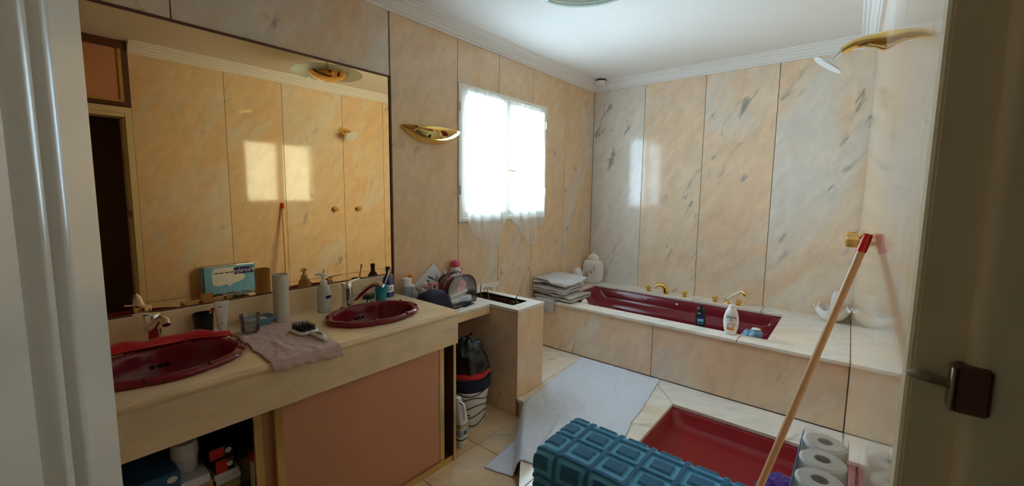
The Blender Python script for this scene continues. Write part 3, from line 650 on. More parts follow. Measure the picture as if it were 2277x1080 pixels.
# ================================================================== LAMPS
sc_ = thing('wall_sconce', 'polished brass half bowl wall light beside the window', 'wall lamp', (WL, 1.90, 1.87))
pf = [(.02, 1.866), (.25, 1.870), (.45, 1.880), (.65, 1.898), (.82, 1.922), (.93, 1.945), (1.0, 1.966)]
o = MB().lathe(pf, (WL+.001, 1.90, 0), 33, sx=.135, sy=.248, a0=-math.pi/2, a1=math.pi/2).build('bowl', MAT['brass'], sc_, smooth=60); solidify(o, .002, 1)
MB().box(WL+.0005, WL+.03, 1.86, 1.94, 1.89, 1.94, .003).build('lamp_holder', MAT['white_pl'], sc_)
cl = thing('ceiling_lamp', 'round glass disc ceiling lamp with brass bowl', 'ceiling lamp', (-1.06, 1.81, CEIL))
c0 = (-1.06, 1.81, 0)
MB().lathe([(.0, 2.534), (.278, 2.534), (.282, 2.530), (.278, 2.526), (.0, 2.526)], c0, 64).build('glass_disc', MAT['lamp_glass'], cl, smooth=30)
MB().lathe([(.0, 2.462), (.05, 2.466), (.10, 2.482), (.135, 2.505), (.15, 2.5255), (.12, 2.5258)], c0, 40).build('bowl', MAT['brass'], cl, smooth=50)
MB().lathe([(.05, CEIL), (.05, CEIL-.02), (.012, CEIL-.03), (.012, 2.534)], c0, 20).build('stem', MAT['brass'], cl, smooth=40)
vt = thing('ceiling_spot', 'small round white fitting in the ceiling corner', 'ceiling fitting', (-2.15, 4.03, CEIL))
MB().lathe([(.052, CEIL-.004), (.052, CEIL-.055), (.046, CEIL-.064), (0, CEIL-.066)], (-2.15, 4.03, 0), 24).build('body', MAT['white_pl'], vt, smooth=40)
MB().lathe([(.0535, CEIL-.002), (.0545, CEIL-.01), (.0535, CEIL-.018)], (-2.15, 4.03, 0), 24).build('gap_shade_ring', MAT['black_pl'], vt, smooth=40)  # shade of the gap round the fitting, put in as a black ring

# ================================================================== CURTAINS
def curtain(y0, y1, ztop, bot, label, ph):
    t = thing('sheer_curtain', label, 'curtain', (WL+.03, (y0+y1)/2, ztop))
    def zb(u):
        for (a, za), (b, zb_) in zip(bot[:-1], bot[1:]):
            if u <= b: return za + (zb_-za)*((u-a)/(b-a))
        return bot[-1][1]
    def P(u, v):
        e = .035*math.sin(math.pi*min(1, v*1.1)); yy = y0 - e + (y1-y0+1.4*e)*u
        am = .006 + .010*v
        x = WL + .030 + am*math.sin(u*26+ph+.6*math.sin(v*3)) + .006*math.sin(u*57+ph*2)*(1-.6*v) + .01*fbm(u*3, v*2, ph)
        return (x, yy + .008*math.sin(v*5+u*4), ztop - (ztop-zb(u))*v)
    MB().grid(P, 90, 60).build('voile', MAT['sheer'], t, smooth=80)
    MB().tube([P(k/60, 1.0) for k in range(61)], .0032, 6).build('hem', MAT['sheer'], t, smooth=80)
    q = MB().grid(lambda u, v: (WL+.030+.009*math.sin(u*95+ph), y0+(y1-y0)*u, ztop+.022-.05*v), 120, 4); q.build('heading', MAT['sheer'], t, smooth=80)
    MB().tube([(WL+.026, y0-.02, ztop), (WL+.026, y1+.02, ztop)], .005, 8).build('rod', MAT['white_wood'], t, smooth=60)
curtain(2.235, 2.675, 2.288, [(0, 1.30), (.62, 1.035), (.90, 1.175), (.93, 1.25), (1, 1.33)], 'sheer white pointed curtain on the window sash nearer the brass sconce', .3)
curtain(2.745, 3.215, 2.272, [(0, 1.34), (.38, 1.18), (.46, 1.09), (.60, 1.07), (.78, 1.13), (.8, 1.20), (1, 1.27)], 'sheer white pointed curtain on the window sash nearer the bath', 1.9)

# ================================================================== TEXTILES
# grey cotton sheet on the step, spilling over its slanted edge to the floor
tdir = Vector((.592, -.806)); tn = Vector((-.806, -.592)); t0 = Vector((-1.637, 2.132))
c00, c10, c11, c01 = Vector((-1.726, 3.060)), Vector((-1.055, 3.066)), Vector((-.885, 1.72)), Vector((-1.565, 1.55))
def sheet(u, v):
    uu = u; p = c00.lerp(c10, uu).lerp(c01.lerp(c11, uu), v)
    p = p + Vector((.010*fbm(v*7, 1, u*2), .012*fbm(u*6, 4, v*2)))
    d = (p - t0).dot(tn) if p.y < 2.20 or p.x > -1.6 else -1
    w = .005*fbm(p.x*7, p.y*7, 3.1, 3) + .011*max(0, fbm(p.x*4+p.y*5, p.y*1.5, 7.7, 3)) ** 1
    rg = 1 - abs(fbm(p.x*3.1+p.y*1.2, p.y*2.6-p.x*.8, 5.5, 2)); w = abs(w) + .012*max(0, rg-.86)/.14*(.5+.5*noise.noise(Vector((p.x*3, p.y*3, 9))))
    on = t0 + tdir*(p-t0).dot(tdir)
    r = .018
    if d <= -r: return (p.x, p.y, TREAD + .004 + abs(w))
    drop = TREAD - .002
    if d <= r:
        a = (d+r)/(2*r)*math.pi/2; q = on + tn*(-r + r*1.5*math.sin(a)); return (q.x, q.y, TREAD + .005 - r*1.2*(1-math.cos(a)) + abs(w)*.4)
    f = d - r
    if f < .105: q = on + tn*(.010 + .012*math.sin(f/.105*math.pi) + .03*(f/.105)**3 + abs(w)); return (q.x, q.y, TREAD - .017 - f)
    q = on + tn*(.04 + (f-.105) + .004); return (q.x, q.y, .006 + abs(w)*.5)
sheet_o = MB().grid(sheet, 110, 150).build('floor_sheet', MAT['grey_cloth'], org=(-1.3, 2.4, TREAD), smooth=80); solidify(sheet_o, .003, 1)
tag(sheet_o, 'creased pale grey cotton sheet spread on the marble step', 'sheet')
# teal bath mat over the partition
X0, X1, Y0, Y1 = -.865, -.20, 1.218, 1.498
FR = .40; BK = .10; ZT = .577
tot = FR + (Y1-Y0) + BK
PX_, PY_ = .126, .107
def pile(a, b):
    # a along x from X0, b along the unrolled length measured from the far top edge
    fa = ((a+.035) / PX_) % 1; fb = ((b+.062) / PY_) % 1
    da = min(fa, 1-fa)*PX_; db = min(fb, 1-fb)*PY_; d = min(da, db)
    if d < .009: return 1.0 if d < .0075 else .5
    if d < .026: return 0.0
    return 1.0
bmv, bmf, pv = [], [], []
NU, NV = 190, 230
for i in range(NU+1):
    for j in range(NV+1):
        a = (X1-X0)*i/NU; s = tot*j/NV           # s from the front hem, up, over, down
        h = pile(a, FR + (Y1-Y0) - s); nz_ = .5+.5*noise.noise(Vector((a*260, s*260, 0)))
        hh = .004 + .0075*h*(.75+.5*nz_)
        bulge = .012*fbm(a*5, s*3, .4)
        r = .028
        if s < FR - r: x, y, z, n = X0+a, Y0 - .012 - bulge - .02*(1-s/FR), ZT - r - (FR-r-s), (0, -1, 0)
        elif s < FR + r:
            q = (s-FR+r)/(2*r)*math.pi/2; x, y, z, n = X0+a, Y0 - .012 - bulge + r*(1-math.cos(q))*1.0, ZT - r + r*math.sin(q), (0, -math.cos(q), math.sin(q))
        elif s < FR + (Y1-Y0) - r: x, y, z, n = X0+a, Y0 + (s-FR)*1.0 - .0, ZT, (0, 0, 1)
        elif s < FR + (Y1-Y0) + r:
            q = (s-FR-(Y1-Y0)+r)/(2*r)*math.pi/2; x, y, z, n = X0+a, Y1 - r + r*math.sin(q)*1.2, ZT - r*(1-math.cos(q)), (0, math.sin(q), math.cos(q))
        else: x, y, z, n = X0+a, Y1 + .008, ZT - r - (s-FR-(Y1-Y0)-r), (0, 1, 0)
        if a < .03: x -= 0; z -= .010*(1-a/.03)**2
        if n[2] > .5: z -= .02*max(0, (a-.55))
        bmv.append((x, y+n[1]*hh, z+n[2]*hh)); pv.append(h)
for i in range(NU):
    for j in range(NV): bmf.append((i*(NV+1)+j, (i+1)*(NV+1)+j, (i+1)*(NV+1)+j+1, i*(NV+1)+j+1))
bmat = MB().add(bmv, bmf).build('bath_mat', MAT['teal_pile'], org=(-.53, 1.36, .56), smooth=80)
at = bmat.data.attributes.new('pile', 'FLOAT', 'POINT'); at.data.foreach_set('value', pv)
tag(bmat, 'teal bath mat with tufted rectangles draped over the low partition', 'bath mat')
# pink hand towel on the worktop
def ptowel(u, v):
    a = Vector((-2.120, .600)).lerp(Vector((-1.640, .588)), u); b = Vector((-2.112, .880)).lerp(Vector((-1.632, .862)), u); p = a.lerp(b, v)
    p += Vector((.012*fbm(u*4, v*4, 1), .014*fbm(u*4, v*3, 5)))
    w = .007*fbm(p.x*22, p.y*16, 2, 3) + .013*max(0, fbm(p.x*9, p.y*20, 9, 2))
    # pressed flat under the glass and the hairbrush, rounding over the nosing at the front
    dg_ = math.hypot(p.x+2.075, p.y-.660)-.045; bx_ = max(-1.968, min(-1.71, p.x)); db_ = math.hypot(p.x-bx_, p.y-(.82+.06*(bx_+1.905)))-.052
    w = abs(w)*max(0, min(1, min(dg_, db_)/.03))
    z = CT + .003 + w; d_ = p.x-(CXF-.006)
    if d_ > 0: z = CT - .015 + math.sqrt(max(0, .019**2-d_*d_)) - max(0, d_-.0185)*2 + w*.5
    return (p.x, p.y, z)
o = MB().grid(ptowel, 70, 44).build('hand_towel', MAT['pink_cloth'], org=(-1.88, .73, CT), smooth=80); solidify(o, .004, 1)
tag(o, 'crumpled pale pink hand towel lying on the worktop between the basins', 'towel')
# red cloth over the back rim of the near basin
def redc(u, v):
    y = .08 + .49*u; q = abs(u-.45)/.55
    cx = -2.118 + .075*q**2.4 + .006*math.sin(u*15)            # follows the rear rim of the bowl
    prof_ = [(-.050, .004), (-.047, .030), (-.030, .054), (-.004, .062), (.014, .052), (.026, .036), (.031, .022), (.032, .012)]
    t_ = v*(len(prof_)-1); i_ = min(int(t_), len(prof_)-2); f_ = t_-i_; a, b = prof_[i_], prof_[i_+1]
    e = .55 + .45*math.sin(math.pi*min(1, .12+u*.80)); dz = a[1]+(b[1]-a[1])*f_
    x = cx + a[0]+(b[0]-a[0])*f_ + .005*fbm(u*9, v*3, 1)
    z = dz*e*(1-.22*math.exp(-((y-.345)/.06)**2)) + (.008*fbm(u*8, v*3, 2) if dz > .01 else 0)
    rho = math.hypot((x-SK[0][0])/SA, (y-SK[0][1])/SB)
    if rho < 1.07: z = max(z, .033)                       # lies on the raised rim
    return (x, y, CT + max(z, .004))
o = MB().grid(redc, 60, 24).build('red_cloth', MAT['red_cloth'], org=(-2.11, .34, CT), smooth=80); solidify(o, .005, 1)
tag(o, 'bright red cloth bunched over the rear rim of a burgundy basin', 'cloth')
# folded towels on the bath corner
def folded(name, x0, x1, y0, y1, z0, layers, g, mat, label, grp, seed, flap=None, droop=0):
    path = []
    for k in range(layers):
        zz = z0 + g*(k+.5)
        e = list(range(9)) if k % 2 == 0 else list(range(8, -1, -1))
        for i in e: path.append((i/8, zz))
        if k < layers-1:
            side = 1 if k % 2 == 0 else 0
            for q in (-50, 0, 50):
                path.append((side + (.055 if side else -.055)*math.cos(math.radians(q)), zz + g/2 + g/2*math.sin(math.radians(q))))
    n = len(path)-1
    def P(u, v):
        i = min(int(u*n+.0001), n-1); f = u*n-i; a, za = path[i]; b, zb = path[i+1]; s = a+(b-a)*f; z = za+(zb-za)*f
        w = 1.5*fbm(s*3+seed, v*3, z*12+seed)
        yy = y0 + (y1-y0)*s + .016*w; xx = x0 + (x1-x0)*v + .014*fbm(s*2, v*2, seed+4)
        up = (z - z0)/(g*layers)
        return (xx, yy, z + .011*w*up - droop*(v**2)*up*(1 if up > 0 else 0) + .010*up*math.sin(s*4+seed))
    o = MB().grid(P, n*2, 26).build(name, mat, org=((x0+x1)/2, (y0+y1)/2, z0), smooth=80); solidify(o, g*.68, 0); subsurf(o, 2)
    return tag(o, label, 'towel', grp)
gt = 'folded towels on the corner of the bath'
folded('folded_towel', -2.280, -1.87, 3.095, 3.42, DECK+.004, 2, .030, MAT['grey_towel'], 'pale grey folded towel at the bottom of the pile on the bath corner', gt, 1.3, droop=.004)
folded('folded_towel', -2.285, -1.94, 3.085, 3.38, DECK+.072, 2, .034, MAT['grey_towel'], 'pale grey folded towel in the middle of the pile on the bath corner', gt, 5.1, droop=.016)
folded('folded_towel', -2.280, -1.92, 3.075, 3.46, DECK+.150, 2, .025, MAT['grey_towel'], 'pale grey folded towel on top of the pile on the bath corner', gt, 9.4, droop=.034)
def flapf(u, v):
    x = -2.24 + .21*u; s = v*.17
    w = .006*fbm(u*5, v*3, 8)
    if s < .06: return (x, 3.128 - s + .0, DECK + .008 + abs(w)*.3)
    return (x+w, 3.062 - .004 + w, DECK + .004 - (s-.06))
o = MB().grid(flapf, 20, 24).build('face_cloth', MAT['grey_towel'], org=(-2.13, 3.08, DECK), smooth=80); solidify(o, .005, 1)
tag(o, 'grey face cloth hanging over the bath front below the towel pile', 'towel')
# purple cloth in the tray
def blob(mb, c, rx, ry, h, seed, n=40, m=16, amp=.25, f=2.2):
    R = []
    for i in range(m+1):
        t = i/m; ph = t*math.pi/2
        ring = []
        for j in range(n):
            a = 2*math.pi*j/n; k = 1 + amp*fbm(math.cos(a)*f+seed, math.sin(a)*f, ph*2+seed)
            rr_ = math.cos(ph)**.6*k if i < m else .001
            ring.append((c[0]+rx*rr_*math.cos(a), c[1]+ry*rr_*math.sin(a), c[2] + h*math.sin(ph)*(1+amp*.7*fbm(math.cos(a)*f*1.3*rr_, math.sin(a)*f*1.3*rr_, seed+3))))
        R.append(ring)
    return mb.rings(R, True, True, True)
o = blob(MB(), (-.19, 2.41, .0205), .10, .10, .085, 2.0, amp=.34, f=2.4).build('purple_cloth', MAT['purple'], org=(-.19, 2.41, .0205), smooth=80)
tag(o, 'crumpled purple cloth lying in the red shower tray', 'cloth')

# ================================================================== MOP
mp_ = thing('mop', 'wooden mop handle with red end cap leaning in the shower corner', 'mop', (-.302, 1.716, .02))
A0 = Vector((-.302, 1.716, .05)); A1 = Vector((.034, 1.835, 1.41))
MB().tube([A0, A0.lerp(A1, .5), A0.lerp(A1, .965)], [.0125, .0125, .0120], 14).build('handle', MAT['wood'], mp_, smooth=60)
MB().tube([A0.lerp(A1, .955), A0.lerp(A1, .97), A0.lerp(A1, .995), A1], [.0145, .0145, .0135, .012], 14).build('end_cap', MAT['red'], mp_, smooth=40)
MB().box(-.40, -.20, 1.69, 1.742, .040, .075, .008, 2).build('head', MAT['red'], mp_)
MB().box(-.395, -.205, 1.685, 1.747, .0215, .042, .004).build('bristles', MAT['white_pl'], mp_)

# ================================================================== TOILET PAPER PACK
tp = thing('toilet_paper_pack', 'plastic wrapped pack of white toilet rolls standing on the partition end', 'toilet paper', (-.022, 1.30, .561))
first = None
for zc in (.564, .699):
    for kk in range(4):
        y = 1.455 - .105*kk
        if first is None:
            first = MB().lathe([(.019, 0), (.046, 0), (.0525, .006), (.0525, .126), (.046, .132), (.019, .132), (.019, 0)], (-.022, y, zc), 28).build('roll', MAT['paper'], tp, smooth=40)
            core = MB().lathe([(.0188, .001), (.0188, .130), (.0175, .130), (.0175, .001), (.0188, .001)], (-.022, y, zc), 18).build('core', MAT['card'], first, smooth=40)
            base0 = (y, zc)
        else:
            c = first.copy(); COL.objects.link(c); c.location = (0, y-base0[0], zc-base0[1]); c.parent = tp
            d = core.copy(); COL.objects.link(d); d.parent = c
MB().box(-.0765, .0325, 1.082, 1.512, .562, .836, .012, 2).build('wrapper', MAT['wrap'], tp, smooth=50)
XF = -.0775
MB().box(XF-.0006, XF+.0004, 1.09, 1.505, .574, .826, .0).build('printed_front', MAT['sky_print'], tp)
MB().prism([(1.155, .66), (1.20, .645), (1.265, .655), (1.285, .63), (1.31, .655), (1.40, .68), (1.42, .715), (1.39, .75), (1.36, .80), (1.33, .815), (1.165, .815), (1.145, .74)], XF-.0014, XF-.0008, 'x').build('white_print', MAT['label'], tp)
MB().box(XF-.0024, XF-.0016, 1.325, 1.492, .742, .806).build('name_plate', MAT['deep_blue'], tp)
text_part('Floralys', .056, MAT['label'], tp, frame((XF-.0030, 1.408, .774), (0, -1, 0), (0, 0, 1)), 'brand_lettering')
for y_, w_ in ((1.31, .03), (1.27, .035), (1.225, .03), (1.185, .035)):
    MB().box(XF-.0030, XF-.0018, y_-w_/2, y_+w_/2, .762, .771).build('print_mark', MAT['ink'], tp)
MB().box(-.070, .026, 1.0806, 1.0814, .58, .82).build('printed_end', MAT['sky_print'], tp)
# black sack by the doorway, seen in the mirror
o = blob(MB(), (-.14, .86, 0), .13, .15, .50, 6.0, amp=.22).build('bin_sack', MAT['black_bag'], org=(-.14, .86, 0), smooth=80)
tag(o, 'full black bin sack standing by the wall near the doorway', 'bin bag')

# ================================================================== THINGS ON THE WORKTOP
def single(mb, name, mat, org, label, cat, smooth=40, grp=None): return tag(mb.build(name, mat, org=org, smooth=smooth), label, cat, grp)
Z = CT + .0005
# cardboard tube
c = (-2.185, .838)
o = MB().lathe([(.036, 0), (.036, .235), (.033, .235), (.033, .001), (.036, 0)], (c[0], c[1], Z), 32)
single(o, 'cardboard_tube', MAT['greycard'], (c[0], c[1], Z), 'pale empty cardboard paper towel tube standing on the worktop', 'tube')
# soap dispenser
c = (-2.184, 1.056, Z)
t = thing('soap_dispenser', 'frosted white soap dispenser with pump beside the chrome tap', 'soap dispenser', c)
MB().lathe([(.030, 0), (.035, .004), (.0355, .10), (.034, .122), (.026, .142), (.017, .150)], c, 28, sx=1.0, sy=1).build('bottle', MAT['frost'], t, smooth=40)
MB().lathe([(.018, .149), (.018, .170), (.008, .173), (.008, .196)], c, 20).build('collar', MAT['white_pl'], t, smooth=40)
q = MB().lathe([(.015, .196), (.016, .204), (.010, .209), (0, .210)], c, 18); q.tube([(c[0], c[1], c[2]+.203), (c[0]-.02, c[1]-.02, c[2]+.204), (c[0]-.032, c[1]-.033, c[2]+.198)], [.007, .006, .004], 8); q.build('pump', MAT['white_pl'], t, smooth=40)
MB().lathe([(.0358, .075), (.0358, .092)], c, 8, a0=-.2, a1=.9).build('logo_print', MAT['deep_blue'], t)
# black cup with toothpaste, brush
c = (-2.235, .525, Z)
t = thing('black_tumbler', 'black plastic tumbler against the splashback behind the red cloth', 'cup', c)
MB().lathe([(.032, 0), (.034, .003), (.040, .095), (.038, .096), (.032, .006), (0, .005)], c, 28).build('cup', MAT['black_pl'], t, smooth=40)
o = MB().tube([(-2.24, .52, Z+.012), (-2.22, .545, Z+.085), (-2.215, .553, Z+.105)], [.004, .004, .005], 8)
t2 = thing('toothbrush', 'white and red toothbrush leaning in the black tumbler', 'toothbrush', (-2.24, .52, Z+.01))
o.build('shaft', MAT['white_pl'], t2, smooth=60); MB().box(-2.218, -2.206, .549, .562, Z+.10, Z+.118, .002).build('bristles', MAT['red'], t2)
# toothpaste tube standing on its cap
c = Vector((-2.195, .585, Z))
t = thing('toothpaste_tube', 'white toothpaste tube standing on its cap by the black tumbler', 'toothpaste', c)
MB().lathe([(.014, 0), (.0155, .002), (.0145, .022), (.012, .024)], c, 20).build('cap', MAT['white_pl'], t, smooth=40)
R = []
fa = math.radians(-15)      # the flat face looks into the room
for k in range(13):
    s = k/12; w = .017 + .013*s; d = .016*(1-s)**.8 + .0016; z = .022 + .125*s
    R.append([(c.x + w*math.cos(a)*-math.sin(fa) + d*math.sin(a)*math.cos(fa) + .006*s, c.y + w*math.cos(a)*math.cos(fa) + d*math.sin(a)*math.sin(fa), c.z+z) for a in [2*math.pi*j/22 for j in range(22)]])
MB().rings(R, True, True, True).build('tube', MAT['white_pl'], t, smooth=60)
tn_ = Vector((math.cos(fa), math.sin(fa), 0)); tw_ = Vector((-math.sin(fa), math.cos(fa), 0))
for kk in range(9): MB().box(-.004, .004, -.0035, .0028, 0, .0006, mat=frame(c + tn_*(.0155-.0011*kk) + Vector((0, 0, .045+.0072*kk)), tw_, (0, 0, 1))).build('print_mark', MAT['ink'], t)
MB().box(-.014, .004, -.0015, .0015, 0, .0006, mat=frame(c + tn_*.0065 + Vector((.004, 0, .122)), tw_, (0, 0, 1))).build('print_mark', MAT['ink'], t)
# glass
c = (-2.075, .660, Z+.0062)
t = thing('water_glass', 'clear glass tumbler with water at the corner of the pink towel', 'glass', c)
MB().lathe([(0, .002), (.034, 0), (.036, .003), (.041, .085), (.0395, .085), (.0345, .014), (0, .012)], c, 32).build('glass', MAT['tumbler'], t, smooth=40)
MB().lathe([(.0348, .0135), (.0365, .035), (0, .035)], c, 28).build('water', MAT['tumbler'], t, smooth=40)
# soap dish
c = (-2.20, .735, Z)
t = thing('soap_dish', 'pale blue plastic soap dish behind the glass tumbler', 'soap dish', c)
R = [[(c[0]+x, c[1]+y, Z+z) for x, y in rrect(-a, a, -b, b, .018, 4)] for a, b, z in ((.036, .05, 0), (.042, .057, .012), (.050, .066, .030), (.051, .068, .036), (.047, .064, .036), (.040, .055, .014), (.02, .03, .010))]
MB().rings(R, True, True, True).build('tray', MAT['blue_pl'], t, smooth=40)
MB().box(c[0]-.026, c[0]+.026, c[1]-.038, c[1]+.038, Z+.010, Z+.030, .009, 2).build('soap_bar', MAT['white_pl'], t, smooth=60)
# hairbrush
t = thing('hairbrush', 'black paddle hairbrush with white handle on the pink towel', 'hairbrush', (-1.87, .81, Z+.012))
bc = Vector((-1.905, .822, Z+.0185)); bd = Vector((.985, .06, -.02)).normalized(); bsd = Vector((-bd.y, bd.x, 0)).normalized(); bup = bd.cross(bsd)
if bup.z < 0: bup = -bup
def bl(a, b_, h): return tuple(bc + bd*a + bsd*b_ + bup*h)
R = [[bl(x, y, h) for x, y in rrect(-.062*k_, .062*k_, -.045*k_, .045*k_, .026*k_, 6)] for k_, h in ((.9, -.010), (1.0, -.006), (1.0, .002), (.93, .006))]
MB().rings(R, True, True, True).build('paddle', MAT['white_pl'], t, smooth=50)
R = [[bl(x, y, h) for x, y in rrect(-.055*k_, .055*k_, -.038*k_, .038*k_, .022*k_, 6)] for k_, h in ((1.0, .005), (.96, .010), (.7, .014), (.2, .0155))]
MB().rings(R, True, True, True).build('cushion', MAT['black_pl'], t, smooth=50)
br = MB()
for i in range(11):
    for j in range(8):
        a = -.047+.094*i/10 + rnd.uniform(-.002, .002); b_ = -.031+.062*j/7
        if (a/.054)**4 + (b_/.036)**4 > 1: continue
        p0 = Vector(bl(a, b_, .010)); p1 = p0 + bup*.018 + bd*a*.12 + bsd*b_*.12
        br.tube([p0, p1], [.0014, .0010], 4)
o = br.build('bristles', MAT['black_pl'], t); o['kind'] = 'stuff'
hp = [(.055, 0, -.002), (.085, 0, .001), (.12, .0, .004), (.16, -.002, .004), (.195, -.004, .000)]
MB().tube([bl(*p) for p in hp], [.013, .013, .0155, .0165, .009], 12, True, .62).build('handle', MAT['white_pl'], t, smooth=60)
MB().tube([bl(.095, 0, .0105), bl(.13, 0, .0145), bl(.165, -.002, .0135)], [.003, .008, .003], 10, True, .25).build('grip_inlay', MAT['black_pl'], t, smooth=60)
# round jar, teal cup, toothbrush, cobalt bottle
c = (-2.19, 1.325, Z)
t = thing('cream_jar', 'round low jar with dark lid and patterned band behind the tap', 'jar', c)
MB().lathe([(.030, 0), (.033, .003), (.033, .020), (.031, .022)], c, 28).build('glass_base', MAT['label'], t, smooth=40); MB().lathe([(.0345, .020), (.0345, .043), (.031, .047), (0, .048)], c, 28).build('lid', plain('jar_lid_green', srgb(40, 52, 44), .3), t, smooth=40)
for a in (-.9, -.3, .4, .9): MB().lathe([(.0334, .005), (.0336, .017)], c, 5, a0=a, a1=a+.28).build('band_motif', MAT['ink'], t)
c = (-2.165, 1.395, Z)
t = thing('teal_cup', 'teal plastic cup near the mirror end by the dressing shelf', 'cup', c)
MB().lathe([(.028, 0), (.030, .003), (.037, .098), (.035, .098), (.028, .006), (0, .005)], c, 28).build('cup', MAT['teal_pl'], t, smooth=40)
t = thing('toothbrush', 'white toothbrush leaning in the teal cup', 'toothbrush', (c[0], c[1], Z+.01))
MB().tube([(c[0]-.01, c[1]-.01, Z+.008), (c[0]+.012, c[1]+.025, Z+.11), (c[0]+.018, c[1]+.042, Z+.165)], [.004, .004, .004], 8).build('shaft', MAT['white_pl'], t, smooth=60)
MB().tube([(c[0]+.018, c[1]+.040, Z+.155), (c[0]+.020, c[1]+.046, Z+.182)], [.006, .006], 8).build('bristles', MAT['white_pl'], t, smooth=60)
c = (-2.215, 1.478, Z)
t = thing('cobalt_bottle', 'cobalt blue glass bottle with white label near the mirror edge', 'bottle', c)
MB().lathe([(.030, 0), (.034, .003), (.034, .100), (.029, .120), (.015, .138), (.0125, .150), (.0125, .172)], c, 28).build('glass', MAT['cobalt'], t, smooth=40)
MB().lathe([(.0145, .168), (.0145, .186), (.010, .189), (0, .189)], c, 18).build('stopper', MAT['black_pl'], t, smooth=40)
MB().lathe([(.0345, .032), (.0345, .078)], c, 14, a0=-1.5, a1=.75).build('label', MAT['label'], t, smooth=40)
for zz in (.045, .053, .061): MB().lathe([(.0348, zz), (.0348, zz+.003)], c, 8, a0=-1.0, a1=.2).build('label_line', MAT['deep_blue'], t)

# ================================================================== THINGS ON THE DRESSING SHELF
S0 = SH + .0005
def bottle(name, label, c, prof, mat, cap, cmat, n=24, band=None):
    t = thing(name, label, 'bottle', c)
    MB().lathe(prof, c, n).build('body', mat, t, smooth=40); MB().lathe(cap, c, n).build('cap', cmat, t, smooth=40)
    if band: MB().lathe([(band[0], band[1]), (band[0], band[2])], c, 18, a0=-1.3, a1=.8).build('label', band[3], t)
    return t
MAT['pale_blue'] = plain('pale_blue_plastic', srgb(170, 186, 204), .3, trans=.2)
bottle('toiletry_pot', 'pale blue bottle with wide white screw cap beside the worktop end', (-2.205, 1.612, S0), [(.030, 0), (.034, .004), (.034, .165), (.028, .178)], MAT['pale_blue'], [(.031, .176), (.031, .222), (.028, .226), (0, .226)], MAT['white_pl'])
bottle('spray_bottle', 'white spray bottle with an orange nozzle on the dressing shelf', (-2.25, 1.672, S0), [(.030, 0), (.034, .004), (.034, .13), (.028, .16), (.016, .178)], MAT['white_pl'], [(.019, .174), (.020, .195), (.016, .21), (.017, .226), (.010, .234), (0, .234)], MAT['orange'])
bottle('pink_bottle', 'small pink bottle with white pump cap on the dressing shelf', (-2.20, 1.757, S0), [(.018, 0), (.021, .003), (.021, .15), (.014, .158)], MAT['rose'], [(.010, .157), (.010, .172), (.006, .176), (.005, .188), (0, .188)], MAT['white_pl'])
bottle('roll_on_bottle', 'white roll-on bottle with pink cap standing behind the clear bag', (-2.2595, 2.085, S0), [(.028, 0), (.040, .006), (.044, .12), (.045, .175), (.040, .215), (.030, .238)], MAT['white_pl'], [(.031, .236), (.034, .243), (.034, .262), (.026, .278), (0, .283)], MAT['pink'])
bottle('rose_vial', 'small rose coloured vial behind the clear bag', (-2.262, 2.155-.06+.05, S0), [(.012, 0), (.014, .003), (.014, .19), (.010, .197)], MAT['rose'], [(.014, .196), (.014, .222), (.012, .224), (0, .224)], MAT['rose'])
bottle('white_vial', 'tiny white capped vial behind the burgundy side of the clear bag', (-2.262, 1.985, S0), [(.011, 0), (.013, .003), (.013, .185), (.009, .19)], MAT['frost'], [(.012, .189), (.012, .215), (.010, .217), (0, .217)], MAT['white_pl'])
t = thing('clear_organiser', 'clear plastic organiser box full of small toiletries', 'box', (-2.16, 1.675, S0))
q = MB(); w = .002
for a in ((-2.168, -2.114, 1.615, 1.617), (-2.168, -2.114, 1.733, 1.735), (-2.168, -2.166, 1.615, 1.735), (-2.116, -2.114, 1.615, 1.735)): q.box(a[0], a[1], a[2], a[3], S0, S0+.175)
q.box(-2.168, -2.114, 1.615, 1.735, S0, S0+.003); q.build('case', MAT['vinyl'], t)
for i, (x, y, h, m) in enumerate(((-2.145, 1.634, .14, 'white_pl'), (-2.137, 1.661, .12, 'rose'), (-2.141, 1.689, .15, 'label'), (-2.143, 1.716, .13, 'white_pl'))): MB().lathe([(.0125, .004), (.013, .006), (.013, h), (.010, h+.008), (0, h+.008)], (x, y, S0), 14).build('small_tube', MAT[m], t, smooth=40)
t = thing('rose_carton', 'small pale rose carton with a dark dot next to the pink bottle', 'carton', (-2.19, 1.812, S0))
MB().box(-2.215, -2.165, 1.782, 1.843, S0, S0+.170, .001).build('carton', MAT['rose'], t); MB().lathe([(0, .0006), (.011, .0006), (.011, 0)], (0,0,0), 14, mat=frame((-2.165, 1.806, S0+.145), (0, 1, 0), (0, 0, 1))).build('dot', MAT['ink'], t)
MB().box(-2.1652, -2.1643, 1.788, 1.836, S0+.10, S0+.125).build('print', MAT['label'], t)
